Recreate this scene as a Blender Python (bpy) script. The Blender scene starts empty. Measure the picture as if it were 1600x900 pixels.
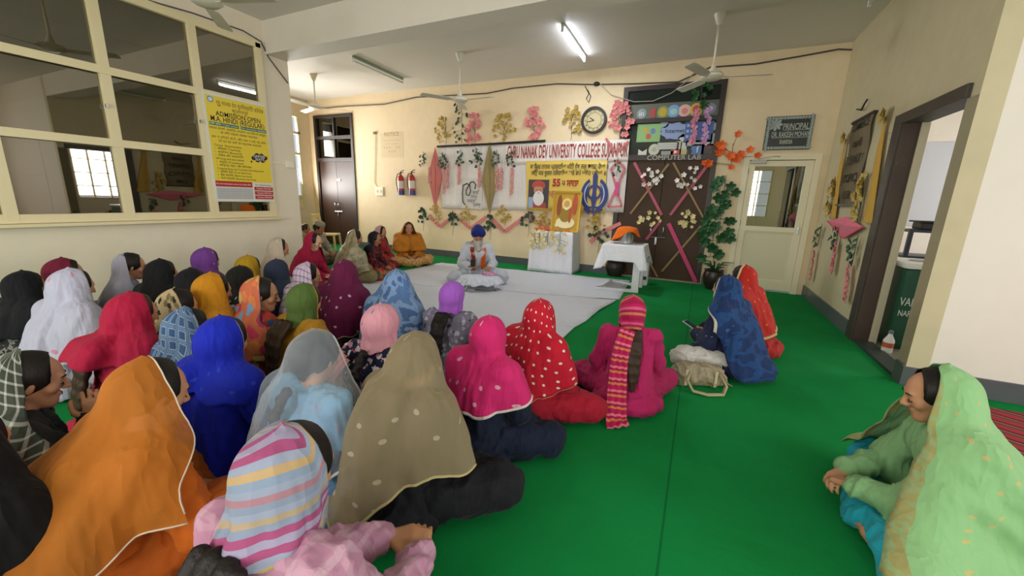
import bpy, bmesh, math, random
import numpy as np
from mathutils import Vector, Matrix
PI = math.pi
SC = bpy.context.scene
COL = SC.collection

# ------------------------------------------------------------------ camera
FPX = 613.0; CAM_H = 1.42
YAW, PITCH, ROLL = math.radians(-25.06), math.radians(12.78), math.radians(-1.884)
def cam_axes():
    cy, sy = math.cos(YAW), math.sin(YAW); cp, sp = math.cos(PITCH), math.sin(PITCH); cr, sr = math.cos(ROLL), math.sin(ROLL)
    f = np.array([sy*cp, cy*cp, -sp]); r = np.array([cy, -sy, 0.]); d = np.cross(f, r)
    return np.array([cr*r+sr*d, -sr*r+cr*d, f])
CM = cam_axes()
cam_data = bpy.data.cameras.new('camera'); cam = bpy.data.objects.new('camera', cam_data); COL.objects.link(cam)
cam_data.sensor_width = 36.0; cam_data.lens = FPX/1600*36.0; cam_data.clip_start = .05; cam_data.clip_end = 200
m4 = Matrix.Identity(4)
for i in range(3):
    m4[i][0] = CM[0][i]; m4[i][1] = -CM[1][i]; m4[i][2] = -CM[2][i]
m4.translation = (0, 0, CAM_H)
cam.matrix_world = m4
SC.camera = cam
# surveying helpers: a point of the photo as a point on a known wall / floor plane of the room
def ray(x, y): return CM.T @ np.array([(x-800)/FPX, (y-450)/FPX, 1.])
def zp(x, y, z=0.): d = ray(x, y); return np.array([0, 0, CAM_H]) + d*(z-CAM_H)/d[2]
def yp(x, y, Y): d = ray(x, y); return np.array([0, 0, CAM_H]) + d*Y/d[1]
def xp(x, y, X): d = ray(x, y); return np.array([0, 0, CAM_H]) + d*X/d[0]

# ------------------------------------------------------------------ view, world, lights
SC.view_settings.view_transform = 'Standard'; SC.view_settings.look = 'None'
SC.view_settings.gamma = 1.0; SC.view_settings.use_curve_mapping = False
SC.view_settings.exposure = 0.27
W = bpy.data.worlds.new('world'); SC.world = W; W.use_nodes = True
nt = W.node_tree; bg = nt.nodes['Background']
bg.inputs[0].default_value = (.86, .93, 1, 1); bg.inputs[1].default_value = .9
YF, XR, ZC, XL, YB, XE = 7.92, 1.70, 3.83, -6.12, -3.4, 5.6     # far wall, right wall, ceiling, left wall, back wall, east wall
XW = -10.0; YP = 4.2                                         # recess wall, pier face
def area(name, loc, target, sx, sy, power, col=(1, 1, 1), spread=None):
    l = bpy.data.lights.new(name, 'AREA'); l.shape = 'RECTANGLE'; l.size = sx; l.size_y = sy; l.energy = power; l.color = col
    if spread: l.spread = spread
    o = bpy.data.objects.new(name, l); COL.objects.link(o); o.location = loc
    o.rotation_euler = (Vector(target)-Vector(loc)).to_track_quat('-Z', 'Y').to_euler(); return o
area('daylight_back_windows', (-1.5, YB-.25, 2.0), (-1.5, 4, 1.0), 7.0, 1.9, 420, (1, .97, .93))
area('daylight_east_windows', (XE+.25, 0.6, 2.0), (-2, 1.5, .8), 5.0, 1.9, 270, (.97, .98, 1))
area('daylight_recess_window', (XW-.15, 6.8, 2.3), (-7.2, 6.9, 3.2), 1.5, 1.9, 230, (1, .97, .92))
area('daylight_side_room', (5.2, 6.2, 1.85), (1.9, 5.9, 1.2), 1.5, 1.5, 110, (.97, .98, 1))

# ------------------------------------------------------------------ materials
MATS = {}
def lin(c):
    if isinstance(c, str):
        c = [int(c[i:i+2], 16)/255 for i in (0, 2, 4)]
    return tuple((v/12.92 if v <= .04045 else ((v+.055)/1.055)**2.4) for v in c) + (1.,)
class N:
    """tiny node-tree writer"""
    def __init__(s, name):
        s.m = bpy.data.materials.new(name); s.m.use_nodes = True; s.t = s.m.node_tree
        s.b = s.t.nodes['Principled BSDF']; s.out = s.t.nodes['Material Output']
    def n(s, typ, **kw):
        x = s.t.nodes.new(typ)
        for k, v in kw.items():
            if k.startswith('i_'): 
                k = k[2:]; k = int(k) if k.isdigit() else k
                x.inputs[k].default_value = v
            else: setattr(x, k, v)
        return x
    def l(s, a, b): s.t.links.new(a, b)
    def co(s, kind='Object'):
        return s.n('ShaderNodeTexCoord').outputs[kind]
    def mp(s, src, scale=(1, 1, 1), rot=(0, 0, 0)):
        x = s.n('ShaderNodeMapping'); x.inputs['Scale'].default_value = scale; x.inputs['Rotation'].default_value = rot
        s.l(src, x.inputs[0]); return x.outputs[0]
    def math(s, op, a, b=None, c=None):
        x = s.n('ShaderNodeMath', operation=op)
        for i, v in enumerate((a, b, c)):
            if v is None: continue
            if isinstance(v, (int, float)): x.inputs[i].default_value = v
            else: s.l(v, x.inputs[i])
        return x.outputs[0]
    def mix(s, f, a, b):
        x = s.n('ShaderNodeMix', data_type='RGBA')
        if isinstance(f, (int, float)): x.inputs[0].default_value = f
        else: s.l(f, x.inputs[0])
        for i, v in ((6, a), (7, b)):
            if isinstance(v, tuple): x.inputs[i].default_value = v
            else: s.l(v, x.inputs[i])
        return x.outputs[2]
    def ramp(s, f, stops, interp='LINEAR'):
        x = s.n('ShaderNodeValToRGB'); r = x.color_ramp; r.interpolation = interp
        while len(r.elements) < len(stops): r.elements.new(.5)
        for e, (p, c) in zip(r.elements, stops): e.position = p; e.color = c
        s.l(f, x.inputs[0]); return x.outputs[0]
    def noise(s, co, scale, detail=3, out=0):
        x = s.n('ShaderNodeTexNoise'); x.inputs['Scale'].default_value = scale; x.inputs['Detail'].default_value = detail
        s.l(co, x.inputs['Vector']); return x.outputs[out]
    def bump(s, h, strength, dist=.01):
        x = s.n('ShaderNodeBump'); x.inputs['Strength'].default_value = strength; x.inputs['Distance'].default_value = dist
        s.l(h, x.inputs['Height']); s.l(x.outputs[0], s.b.inputs['Normal'])
    def base(s, c):
        if isinstance(c, tuple): s.b.inputs['Base Color'].default_value = c
        else: s.l(c, s.b.inputs['Base Color'])
    def p(s, **kw):
        for k, v in kw.items(): s.b.inputs[k.replace('_', ' ')].default_value = v

def plain(col, rough=.5, metal=0., bump=0., bscale=60, var=0., spec=.5, name=None):
    key = ('plain', str(col), rough, metal, bump, bscale, var)
    if key in MATS: return MATS[key]
    a = N(name or 'paint'); c = lin(col)
    a.p(Roughness=rough, Metallic=metal); a.b.inputs['Specular IOR Level'].default_value = spec
    if var:
        n = a.noise(a.co(), 3.5, 5)
        a.base(a.mix(a.math('MULTIPLY', n, 1.0), tuple(x*(1-var) for x in c[:3])+(1,), tuple(min(1, x*(1+var)) for x in c[:3])+(1,)))
    else: a.base(c)
    if bump: a.bump(a.noise(a.co(), bscale, 3), bump)
    MATS[key] = a.m; return a.m

FK = 1.0
def fabric(kind, cols, scale=1., alpha=1., src='UV', rough=.8, rot=0., gloss=.0, trans=0.):
    """kind: plain dots stripes plaid grid floral print shimmer"""
    key = ('fab', FK, kind, tuple(cols), scale, alpha, src, rough, rot, gloss)
    if key in MATS: return MATS[key]
    a = N('fabric_'+kind); C = [tuple(v*FK for v in lin(c)[:3])+(1.,) for c in cols]
    co = a.co(src)
    mp = a.mp(co, (scale, scale, scale), (0, 0, rot))
    c = C[0]
    fac = None
    if kind == 'dots':
        v = a.n('ShaderNodeTexVoronoi'); v.inputs['Scale'].default_value = 1; v.inputs['Randomness'].default_value = .35
        if src == 'UV': v.voronoi_dimensions = '2D'
        a.l(mp, v.inputs['Vector']); fac = a.math('LESS_THAN', v.outputs[0], .13)
        c = a.mix(fac, C[0], C[1])
    elif kind in ('stripes',):
        sx = a.n('ShaderNodeSeparateXYZ'); a.l(mp, sx.inputs[0])
        w = a.math('FRACT', a.math('ADD', sx.outputs[1 if src == 'UV' else 0], 50.))
        n_ = len(C); c = a.ramp(w, [(i/n_, C[i]) for i in range(n_)], 'CONSTANT')
    elif kind == 'plaid':
        sx = a.n('ShaderNodeSeparateXYZ'); a.l(mp, sx.inputs[0])
        f1 = a.math('LESS_THAN', a.math('FRACT', a.math('ADD', sx.outputs[0], 50.)), .22)
        f2 = a.math('LESS_THAN', a.math('FRACT', a.math('ADD', sx.outputs[1], 50.)), .22)
        f3 = a.math('LESS_THAN', a.math('FRACT', a.math('ADD', sx.outputs[2], 50.)), .22) if src != 'UV' else f2
        c = a.mix(a.math('MULTIPLY', a.math('ADD', f1, a.math('MAXIMUM', f2, f3)), .5), C[0], C[1])
    elif kind == 'grid':
        sx = a.n('ShaderNodeSeparateXYZ'); a.l(mp, sx.inputs[0])
        fr = [a.math('ABSOLUTE', a.math('SUBTRACT', a.math('FRACT', a.math('ADD', sx.outputs[i], 50.)), .5)) for i in (0, 1)]
        mx = a.math('MAXIMUM', fr[0], fr[1])
        c = a.ramp(mx, [(0, C[1]), (.25, C[0]), (.30, C[2]), (.37, C[0]), (.44, C[2]), (.47, C[0])], 'CONSTANT')
        c = a.mix(a.math('MULTIPLY', a.noise(mp, 3, 3), .5), c, C[0])
    elif kind == 'floral':
        v = a.n('ShaderNodeTexVoronoi'); v.inputs['Scale'].default_value = 1
        if src == 'UV': v.voronoi_dimensions = '2D'
        nz = a.n('ShaderNodeTexNoise'); nz.inputs['Scale'].default_value = 2.5; a.l(mp, nz.inputs[0])
        add = a.n('ShaderNodeMixRGB', blend_type='ADD'); add.inputs[0].default_value = .6; a.l(mp, add.inputs[1]); a.l(nz.outputs[1], add.inputs[2])
        a.l(add.outputs[0], v.inputs['Vector'])
        sp = a.n('ShaderNodeSeparateColor'); a.l(v.outputs[1], sp.inputs[0])
        n_ = len(C)-1
        pal = a.ramp(sp.outputs[0], [(i/n_, C[i+1]) for i in range(n_)], 'CONSTANT')
        c = a.mix(a.math('LESS_THAN', v.outputs[0], .42), C[0], pal)
    elif kind == 'print':
        nz = a.noise(mp, 1.0, 4)
        n_ = len(C); c = a.ramp(nz, [((.36 + .28*i/max(1, n_-1)) if i else 0, C[i]) for i in range(n_)], 'CONSTANT')
    elif kind == 'shimmer':
        nz = a.noise(mp, 1.0, 3)
        c = a.ramp(nz, [(.3, C[0]), (.62, C[1])])
    elif kind == 'sprig':      # plain with rare small motifs
        v = a.n('ShaderNodeTexVoronoi'); v.inputs['Scale'].default_value = 1
        if src == 'UV': v.voronoi_dimensions = '2D'
        a.l(mp, v.inputs['Vector']); sp = a.n('ShaderNodeSeparateColor'); a.l(v.outputs[1], sp.inputs[0])
        c = a.mix(a.math('MULTIPLY', a.math('LESS_THAN', v.outputs[0], .13), a.math('LESS_THAN', sp.outputs[0], .4)), C[0], C[1])
    a.base(c)
    a.p(Roughness=rough); a.b.inputs['Sheen Weight'].default_value = .04 if not gloss else 0.
    a.b.inputs['Specular IOR Level'].default_value = .25 + gloss
    oc = a.co('Object')
    h1 = a.noise(a.mp(oc, (13, 13, 2.6)), 1.6, 1); h2 = a.noise(oc, 260, 1); h3 = a.noise(a.mp(oc, (5, 5, 9)), 1.6, 1)
    rg = a.math('ABSOLUTE', a.math('SUBTRACT', h1, .5)); rg2 = a.math('ABSOLUTE', a.math('SUBTRACT', h3, .5))
    a.bump(a.math('ADD', a.math('ADD', a.math('MULTIPLY', rg, -1.6), a.math('MULTIPLY', rg2, -.8)), a.math('MULTIPLY', h2, .03)), .5, .02)
    if alpha < 1:
        tr = a.n('ShaderNodeBsdfTransparent'); mx = a.n('ShaderNodeMixShader')
        lw = a.n('ShaderNodeLayerWeight'); lw.inputs[0].default_value = .35
        al = a.math('MINIMUM', a.math('ADD', alpha, a.math('MULTIPLY', lw.outputs[1], .4)), 1.)
        a.l(al, mx.inputs[0]); a.l(tr.outputs[0], mx.inputs[1]); a.l(a.b.outputs[0], mx.inputs[2]); a.l(mx.outputs[0], a.out.inputs[0])
    MATS[key] = a.m; return a.m

def wall_mat(col, name='wall_paint', dirt=.08, seed=0.):
    a = N(name); c = lin(col); g = a.n('ShaderNodeNewGeometry').outputs['Position']
    n = a.noise(g, .9, 6); n2 = a.noise(g, 7, 4)
    f = a.math('MULTIPLY', a.math('ADD', n, n2), .5)
    a.base(a.ramp(f, [(.3, tuple(x*(1-dirt) for x in c[:3])+(1,)), (.65, c)]))
    a.p(Roughness=.62); a.b.inputs['Specular IOR Level'].default_value = .3; a.bump(a.noise(g, 35, 4), .12, .004); return a.m
def glass_mat(tint=(.60, .58, .50), refl=.95, base=.14):
    a = N('window_glass'); a.t.nodes.remove(a.b)
    tr = a.n('ShaderNodeBsdfTransparent'); tr.inputs[0].default_value = tint+(1,)
    gl = a.n('ShaderNodeBsdfGlossy'); gl.inputs['Roughness'].default_value = .015; gl.inputs[0].default_value = (refl, refl*.95, refl*.84, 1)
    fr = a.n('ShaderNodeFresnel'); fr.inputs[0].default_value = 1.5
    mx = a.n('ShaderNodeMixShader'); a.l(a.math('ADD', a.math('MULTIPLY', fr.outputs[0], 1.8), base), mx.inputs[0])
    a.l(tr.outputs[0], mx.inputs[1]); a.l(gl.outputs[0], mx.inputs[2]); a.l(mx.outputs[0], a.out.inputs[0]); return a.m
def emit(col, s):
    key = ('em', str(col), s)
    if key in MATS: return MATS[key]
    a = N('lamp_glow'); a.base(lin(col)); a.b.inputs['Emission Color'].default_value = lin(col); a.b.inputs['Emission Strength'].default_value = s
    MATS[key] = a.m; return a.m

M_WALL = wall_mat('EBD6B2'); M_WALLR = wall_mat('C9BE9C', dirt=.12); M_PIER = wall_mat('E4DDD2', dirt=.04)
M_WALLL = wall_mat('E2D6C0', dirt=.06); M_CEIL = wall_mat('DAD4CB', 'ceiling_paint', .05)
M_FRAME = plain('DDCFA6', .45); M_BASE = plain('55585C', .4, var=.2); M_DOOR = plain('3A2218', .42, var=.15); M_DARKF = plain('2E221E', .45)
M_WHITE = plain('F0F0EE', .6); M_CLOTHW = fabric('plain', ['E4E6EE'], src='Object'); M_BLACK = plain('151517', .5)
M_GLASS = glass_mat(); M_SILVER = plain('C8CACC', .25, 1.)
M_WIRE = plain('4A4640', .6)

# ------------------------------------------------------------------ object helpers
def tag(o, label=None, cat=None, group=None, kind=None):
    if label: o['label'] = label
    if cat: o['category'] = cat
    if group: o['group'] = group
    if kind: o['kind'] = kind
    return o
def empty(name, loc, label=None, cat=None, group=None, rz=0.):
    o = bpy.data.objects.new(name, None); COL.objects.link(o); o.location = loc; o.rotation_euler = (0, 0, rz)
    o.empty_display_size = .05
    return tag(o, label, cat, group)
def mesh_obj(name, V, F, mat, parent=None, smooth=False, uv=None, local=False, mats=None, fm=None):
    """V in world coordinates (local=True: in the parent's own frame). The origin is the parent's, or the base of the mesh."""
    V = np.asarray(V, float).reshape(-1, 3)
    if local: off = np.zeros(3)
    elif parent is not None:
        p = parent; off = np.zeros(3)
        while p is not None: off = off + np.array(p.location); p = p.parent
    else:
        off = np.array([(V[:, 0].min()+V[:, 0].max())/2, (V[:, 1].min()+V[:, 1].max())/2, V[:, 2].min()])
    me = bpy.data.meshes.new(name); me.from_pydata((V-off).tolist(), [], [tuple(int(i) for i in f) for f in F])
    if uv is not None:
        ul = me.uv_layers.new(name='UVMap'); li = np.empty(len(me.loops), int); me.loops.foreach_get('vertex_index', li)
        ul.data.foreach_set('uv', np.asarray(uv, float)[li].ravel())
    for m in (mats or [mat]): me.materials.append(m)
    if fm is not None: me.polygons.foreach_set('material_index', np.asarray(fm, int))
    if smooth: me.polygons.foreach_set('use_smooth', np.ones(len(me.polygons), bool))
    me.update()
    o = bpy.data.objects.new(name, me); COL.objects.link(o)
    if parent is not None: o.parent = parent
    elif not local: o.location = off
    return o
class MB:
    """collects shapes into one mesh"""
    def __init__(s): s.V = []; s.F = []
    def add(s, V, F):
        k = len(s.V); s.V += [tuple(v) for v in V]; s.F += [tuple(k+i for i in f) for f in F]; return s
    def box(s, lo, hi, bev=0.):
        s.nb = getattr(s, 'nb', 0)+1; e = .00025*(s.nb % 9)
        x0, y0, z0 = (v-e for v in lo); x1, y1, z1 = (v+e for v in hi)
        if bev <= 0:
            V = [(x, y, z) for x in (x0, x1) for y in (y0, y1) for z in (z0, z1)]
            return s.add(V, [(0, 1, 3, 2), (4, 6, 7, 5), (0, 4, 5, 1), (2, 3, 7, 6), (0, 2, 6, 4), (1, 5, 7, 3)])
        bm = bmesh.new(); bmesh.ops.create_cube(bm, size=1)
        for v in bm.verts: v.co = ((x0+x1)/2+v.co.x*(x1-x0), (y0+y1)/2+v.co.y*(y1-y0), (z0+z1)/2+v.co.z*(z1-z0))
        bmesh.ops.bevel(bm, geom=bm.edges[:], offset=bev, segments=2, affect='EDGES', profile=.7)
        bm.verts.ensure_lookup_table(); s.add([v.co[:] for v in bm.verts], [[v.index for v in f.verts] for f in bm.faces]); bm.free(); return s
    def bar(s, a, b, w, t, up=(0, 0, 1)):
        """rectangular bar from a to b, width w (sideways), thickness t (along up)"""
        a = np.array(a, float); b = np.array(b, float); d = b-a; d /= np.linalg.norm(d); u = np.array(up, float); u = u-d*(u@d)
        u /= np.linalg.norm(u); r = np.cross(d, u)
        V = [p+r*w/2*i+u*t/2*j for p in (a, b) for (i, j) in ((-1, -1), (1, -1), (1, 1), (-1, 1))]
        return s.add(V, [(0, 1, 2, 3), (7, 6, 5, 4), (0, 4, 5, 1), (1, 5, 6, 2), (2, 6, 7, 3), (3, 7, 4, 0)])
    def tube(s, pts, r, n=8, caps=True):
        P = [np.array(p, float) for p in pts]; rs = r if hasattr(r, '__len__') else [r]*len(P); rings = []
        u = None
        for i, p in enumerate(P):
            d = P[min(i+1, len(P)-1)]-P[max(i-1, 0)]; d = d/(np.linalg.norm(d)+1e-9)
            if u is None: u = np.cross(d, (0, 0, 1)) if abs(d[2]) < .9 else np.cross(d, (1, 0, 0))
            u = u-d*(u@d); u = u/(np.linalg.norm(u)+1e-9); w = np.cross(d, u)
            rings.append([p+rs[i]*(u*math.cos(2*PI*k/n)+w*math.sin(2*PI*k/n)) for k in range(n)])
        V = [v for rg in rings for v in rg]; F = []
        for i in range(len(P)-1):
            for k in range(n): F.append((i*n+k, i*n+(k+1) % n, (i+1)*n+(k+1) % n, (i+1)*n+k))
        if caps: F.append(tuple(range(n-1, -1, -1))); F.append(tuple((len(P)-1)*n+k for k in range(n)))
        return s.add(V, F)
    def lathe(s, c, prof, n=24, axis='z', sx=1., sy=1.):
        V = []; F = []
        for (r, z) in prof:
            for k in range(n):
                a = 2*PI*k/n; x, y = r*math.cos(a)*sx, r*math.sin(a)*sy
                V.append({'z': (c[0]+x, c[1]+y, c[2]+z), 'y': (c[0]+x, c[1]+z, c[2]+y), 'x': (c[0]+z, c[1]+x, c[2]+y)}[axis])
        for i in range(len(prof)-1):
            for k in range(n): F.append((i*n+k, i*n+(k+1) % n, (i+1)*n+(k+1) % n, (i+1)*n+k))
        F.append(tuple(range(n))); F.append(tuple((len(prof)-1)*n+k for k in range(n)))
        return s.add(V, F)
    def sphere(s, c, r, n=12, m=8):
        r = r if hasattr(r, '__len__') else (r, r, r)
        V = [(c[0], c[1], c[2]-r[2])]; F = []
        for i in range(1, m):
            t = PI*i/m
            for k in range(n): a = 2*PI*k/n; V.append((c[0]+r[0]*math.sin(t)*math.cos(a), c[1]+r[1]*math.sin(t)*math.sin(a), c[2]-r[2]*math.cos(t)))
        V.append((c[0], c[1], c[2]+r[2]))
        for k in range(n): F.append((0, 1+(k+1) % n, 1+k)); F.append((len(V)-1, 1+(m-2)*n+k, 1+(m-2)*n+(k+1) % n))
        for i in range(m-2):
            for k in range(n): F.append((1+i*n+k, 1+i*n+(k+1) % n, 1+(i+1)*n+(k+1) % n, 1+(i+1)*n+k))
        return s.add(V, F)
    def prism(s, poly, d, org, ax, ay, an):
        """polygon (x,y list) extruded by d along an; org+ x*ax + y*ay"""
        org, ax, ay, an = (np.array(v, float) for v in (org, ax, ay, an)); n = len(poly)
        V = [org+x*ax+y*ay for x, y in poly]+[org+x*ax+y*ay+an*d for x, y in poly]
        return s.add(V, [tuple(range(n)), tuple(range(2*n-1, n-1, -1))]+[(i, (i+1) % n, n+(i+1) % n, n+i) for i in range(n)])
    def build(s, name, mat, parent=None, smooth=False, **kw): return mesh_obj(name, s.V, s.F, mat, parent, smooth, **kw)
def struct(name, mb, mat, smooth=False):
    o = mb.build(name, mat, None, smooth); o['kind'] = 'structure'; return o
def auto_smooth(o, ang=40):
    me = o.data
    bm = bmesh.new(); bm.from_mesh(me); bmesh.ops.recalc_face_normals(bm, faces=bm.faces[:])
    for f in bm.faces: f.smooth = True
    for e in bm.edges:
        if len(e.link_faces) == 2 and e.calc_face_angle(0) > math.radians(ang): e.smooth = False
    bm.to_mesh(me); bm.free(); return o
def text_mesh(name, s, size, org, ax, ay, an, mat, parent, depth=.002, align='CENTER', sx=1., bold=0., fit=None):
    """lettering as a real raised mesh lying on a surface: ax reading direction, ay up, an out of the surface"""
    cu = bpy.data.curves.new(name, 'FONT'); cu.body = s; cu.size = size; cu.align_x = align; cu.align_y = 'CENTER'; cu.resolution_u = 2
    cu.offset = bold
    to = bpy.data.objects.new('t', cu); COL.objects.link(to); dg = bpy.context.evaluated_depsgraph_get(); ev = to.evaluated_get(dg); me = ev.to_mesh()
    V = np.array([v.co[:] for v in me.vertices]).reshape(-1, 3); F = [tuple(p.vertices) for p in me.polygons]
    ev.to_mesh_clear(); bpy.data.objects.remove(to)
    if len(V) == 0: return None
    org, ax, ay, an = (np.array(v, float) for v in (org, ax, ay, an))
    if fit:
        w_ = V[:, 0].max()-V[:, 0].min(); sx = fit/max(w_, 1e-6)
        if align == 'CENTER': V[:, 0] -= (V[:, 0].max()+V[:, 0].min())/2
        else: V[:, 0] -= V[:, 0].min()
    W_ = org+V[:, :1]*sx*ax+V[:, 1:2]*ay+an*depth
    return mesh_obj(name, W_, F, mat, parent)
def copy_tree(o, parent=None):
    c = o.copy(); COL.objects.link(c); c.parent = parent
    for ch in [x for x in KIDS.get(o.name, [])]: copy_tree(ch, c)
    return c
KIDS = {}
def index_kids(o):
    KIDS[o.name] = [x for x in COL.objects if x.parent == o]
    for x in KIDS[o.name]: index_kids(x)
def copy_at(src, delta, label=None, rz=None):
    if src.name not in KIDS: index_kids(src)
    c = copy_tree(src); c.location = Vector(src.location)+Vector(delta)
    if rz is not None: c.rotation_euler.z = rz
    if label: c['label'] = label
    return c
# ================================================================== ROOM SHELL
def holed_wall(name, mat, axis, pos, thick, a0, a1, z0, z1, holes):
    """wall in the plane axis=pos ('x' or 'y'), thickness towards +thick; holes = (a0,a1,z0,z1)"""
    mb = MB(); As = sorted({a0, a1, *[h[0] for h in holes], *[h[1] for h in holes]}); Zs = sorted({z0, z1, *[h[2] for h in holes], *[h[3] for h in holes]})
    for i in range(len(As)-1):
        for j in range(len(Zs)-1):
            ca, cz = (As[i]+As[i+1])/2, (Zs[j]+Zs[j+1])/2
            if any(h[0] < ca < h[1] and h[2] < cz < h[3] for h in holes): continue
            p, q = sorted((pos, pos+thick))
            if axis == 'x': mb.box((p, As[i], Zs[j]), (q, As[i+1], Zs[j+1]))
            else: mb.box((As[i], p, Zs[j]), (As[i+1], q, Zs[j+1]))
    return struct(name, mb, mat)
# floor: green felt carpet with faint seams
a = N('green_carpet'); g = a.n('ShaderNodeNewGeometry').outputs['Position']
n1 = a.noise(g, 1.1, 5); n2 = a.noise(g, 220, 2)
c = a.ramp(n1, [(.3, lin('0E7836')), (.7, lin('118644'))])
sx = a.n('ShaderNodeSeparateXYZ'); a.l(g, sx.inputs[0])
fr = a.math('FRACT', a.math('DIVIDE', a.math('ADD', sx.outputs[0], 20.12), 1.83)); seam = a.math('LESS_THAN', fr, .006)
c = a.mix(a.math('MULTIPLY', seam, .55), c, lin('064A24'))
a.base(c); a.p(Roughness=.95); a.b.inputs['Specular IOR Level'].default_value = .12
a.bump(a.math('ADD', a.math('MULTIPLY', n2, .25), a.math('MULTIPLY', a.noise(a.mp(g, (1.2, 5, 1)), 1.4, 3), 1.2)), .5, .01)
M_CARPET = a.m
fl = MB(); fl.box((XL, YB, -.12), (XE, YP, 0)); fl.box((XL, YP, -.12), (XR, YF, 0)); fl.box((XW, 4.55, -.12), (XL, YF, 0))
struct('floor', fl, M_CARPET)
M_STONE = plain('8C8574', .35, var=.2)
fs = MB(); fs.box((XR, YP+.15, -.12), (5.0, YF, .012)); struct('floor_side_room', fs, M_STONE)
fs = MB(); fs.box((-9.2, YB, -.12), (XL-.12, 4.4, .0)); struct('floor_dark_room', fs, M_STONE)
cl = MB(); cl.box((-10.2, YB-.2, ZC), (XE+.2, YF+.2, ZC+.12)); struct('ceiling', cl, M_CEIL)
bm_ = MB(); bm_.box((XL, 4.2, 3.39), (XE, 4.54, ZC)); bm_.box((XW, 4.2, 3.39), (XL, 4.54, ZC)); struct('trim_1', bm_, wall_mat('DED5C8', 'beam_paint', .04))
DX0, DX1, DZ = -1.56, .12, 3.47        # brown double door
LD0, LD1 = -9.78, -8.36                # far left door
WD0, WD1, WDZ = .53, 1.60, 2.27        # white office door
holed_wall('wall_far', M_WALL, 'y', YF, .2, XW-.2, 5.0, 0, ZC, [(DX0, DX1, 0, DZ), (LD0, LD1, 0, 3.43), (WD0, WD1, 0, WDZ)])
RY0, RY1, RZ = 4.36, 5.40, 2.27
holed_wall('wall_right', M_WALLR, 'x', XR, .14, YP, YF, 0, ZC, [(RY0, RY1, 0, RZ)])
holed_wall('wall_pier', M_PIER, 'y', YP, .16, XR, XE, 0, ZC, [])
# left wall with the big glazed screen
GY0, GY1, GZ0, GZ1 = -2.9, 4.12, 1.05, 3.50
holed_wall('wall_left', M_WALLL, 'x', XL, -.12, YB, 4.55, 0, ZC, [(GY0, GY1, GZ0, GZ1)])
holed_wall('wall_left_return', M_WALL, 'y', 4.55, -.15, XW, XL-.12, 0, ZC, [])
RW0, RW1, RWZ0, RWZ1 = 6.05, 7.62, .98, 3.42
holed_wall('wall_recess', M_WALL, 'x', XW, -.15, 4.4, YF, 0, ZC, [(RW0, RW1, RWZ0, RWZ1)])
holed_wall('wall_back', M_WALL, 'y', YB, -.15, XL-3.2, XE, 0, ZC, [(-5.4, -3.4, 1., 2.9), (-2.6, -.6, 1., 2.9), (.4, 2.4, 1., 2.9), (3.0, 5.0, 1., 2.9)])
holed_wall('wall_east', M_WALL, 'x', XE, .15, YB, YP, 0, ZC, [(-2.2, -.2, 1., 2.9), (.8, 2.9, 1., 2.9)])
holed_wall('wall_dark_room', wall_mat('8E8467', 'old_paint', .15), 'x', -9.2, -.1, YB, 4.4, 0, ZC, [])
holed_wall('wall_side_room', M_PIER, 'x', 5.0, .1, YP, YF, 0, ZC, [(5.4, 7.0, 1.0, 2.6)])
mb = MB(); mb.box((XR+.14, YF-.03, 0), (5.0, YF-.002, ZC)); mb.box((XR+.14, YP+.16, 0), (5.0, YP+.18, ZC)); struct('wall_side_room_far', mb, M_PIER)
def grille_window(name, axis, pos, a0, a1, z0, z1, nx=4, nz=4):
    mb = MB(); t = .05
    def b(u0, u1, w0, w1):
        if axis == 'y': mb.box((u0, pos-.03, w0), (u1, pos+.03, w1))
        else: mb.box((pos-.03, u0, w0), (pos+.03, u1, w1))
    b(a0, a1, z0, z0+t); b(a0, a1, z1-t, z1); b(a0, a0+t, z0, z1); b(a1-t, a1, z0, z1)
    for i in range(1, nx): x = a0+(a1-a0)*i/nx; b(x-.02, x+.02, z0, z1)
    for i in range(1, nz): z = z0+(z1-z0)*i/nz; b(a0, a1, z-.015, z+.015)
    struct(name, mb, M_FRAME)
k = 3
for (u0, u1) in ((-5.4, -3.4), (-2.6, -.6), (.4, 2.4), (3.0, 5.0)): grille_window(f'window_{k}', 'y', YB-.05, u0, u1, 1., 2.9); k += 1
for (u0, u1) in ((-2.2, -.2), (.8, 2.9)): grille_window(f'window_{k}', 'x', XE+.05, u0, u1, 1., 2.9); k += 1
grille_window(f'window_{k}', 'x', 5.02, 5.4, 7.0, 1.0, 2.6); k += 1
# glazed screen in the left wall: frame bars + panes
fr = MB(); X0, X1 = XL-.05, XL+.035
ys = [4.10, 3.24, 2.32, 1.42, .5, -.42, -1.34, -2.26]; hz = [GZ0+.02, 1.90, 2.66, GZ1-.02]
for y in ys: fr.box((X0, y-.045 if y < 4.05 else y-.06, GZ0), (X1, y+.045 if y < 4.05 else 4.13, GZ1), .004)
for i, z in enumerate(hz):
    w = .035 if i in (1, 2) else .045
    fr.box((X0+.001, GY0, z-w), (X1-.001, GY1, z+w), .004)
    if i in (1, 2): fr.box((X1-.004, GY0, z-w-.014), (X1+.008, GY1, z-w+.006))
fr.box((XL+.005, GY0, GZ0-.06), (XL+.10, 4.2, GZ0-.03), .004)
win1 = struct('window_1', fr, M_FRAME)
gp = MB(); gp.box((XL-.02, GY0, GZ0), (XL-.014, GY1, GZ1)); o = gp.build('window_glass', M_GLASS, win1)
cat = MB()
for (y, z) in ((3.20, 2.28), (2.28, 2.28)): cat.box((X1, y-.012, z-.02), (X1+.03, y+.012, z+.02), .003)
cat.build('window_latch', M_SILVER, win1)
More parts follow.
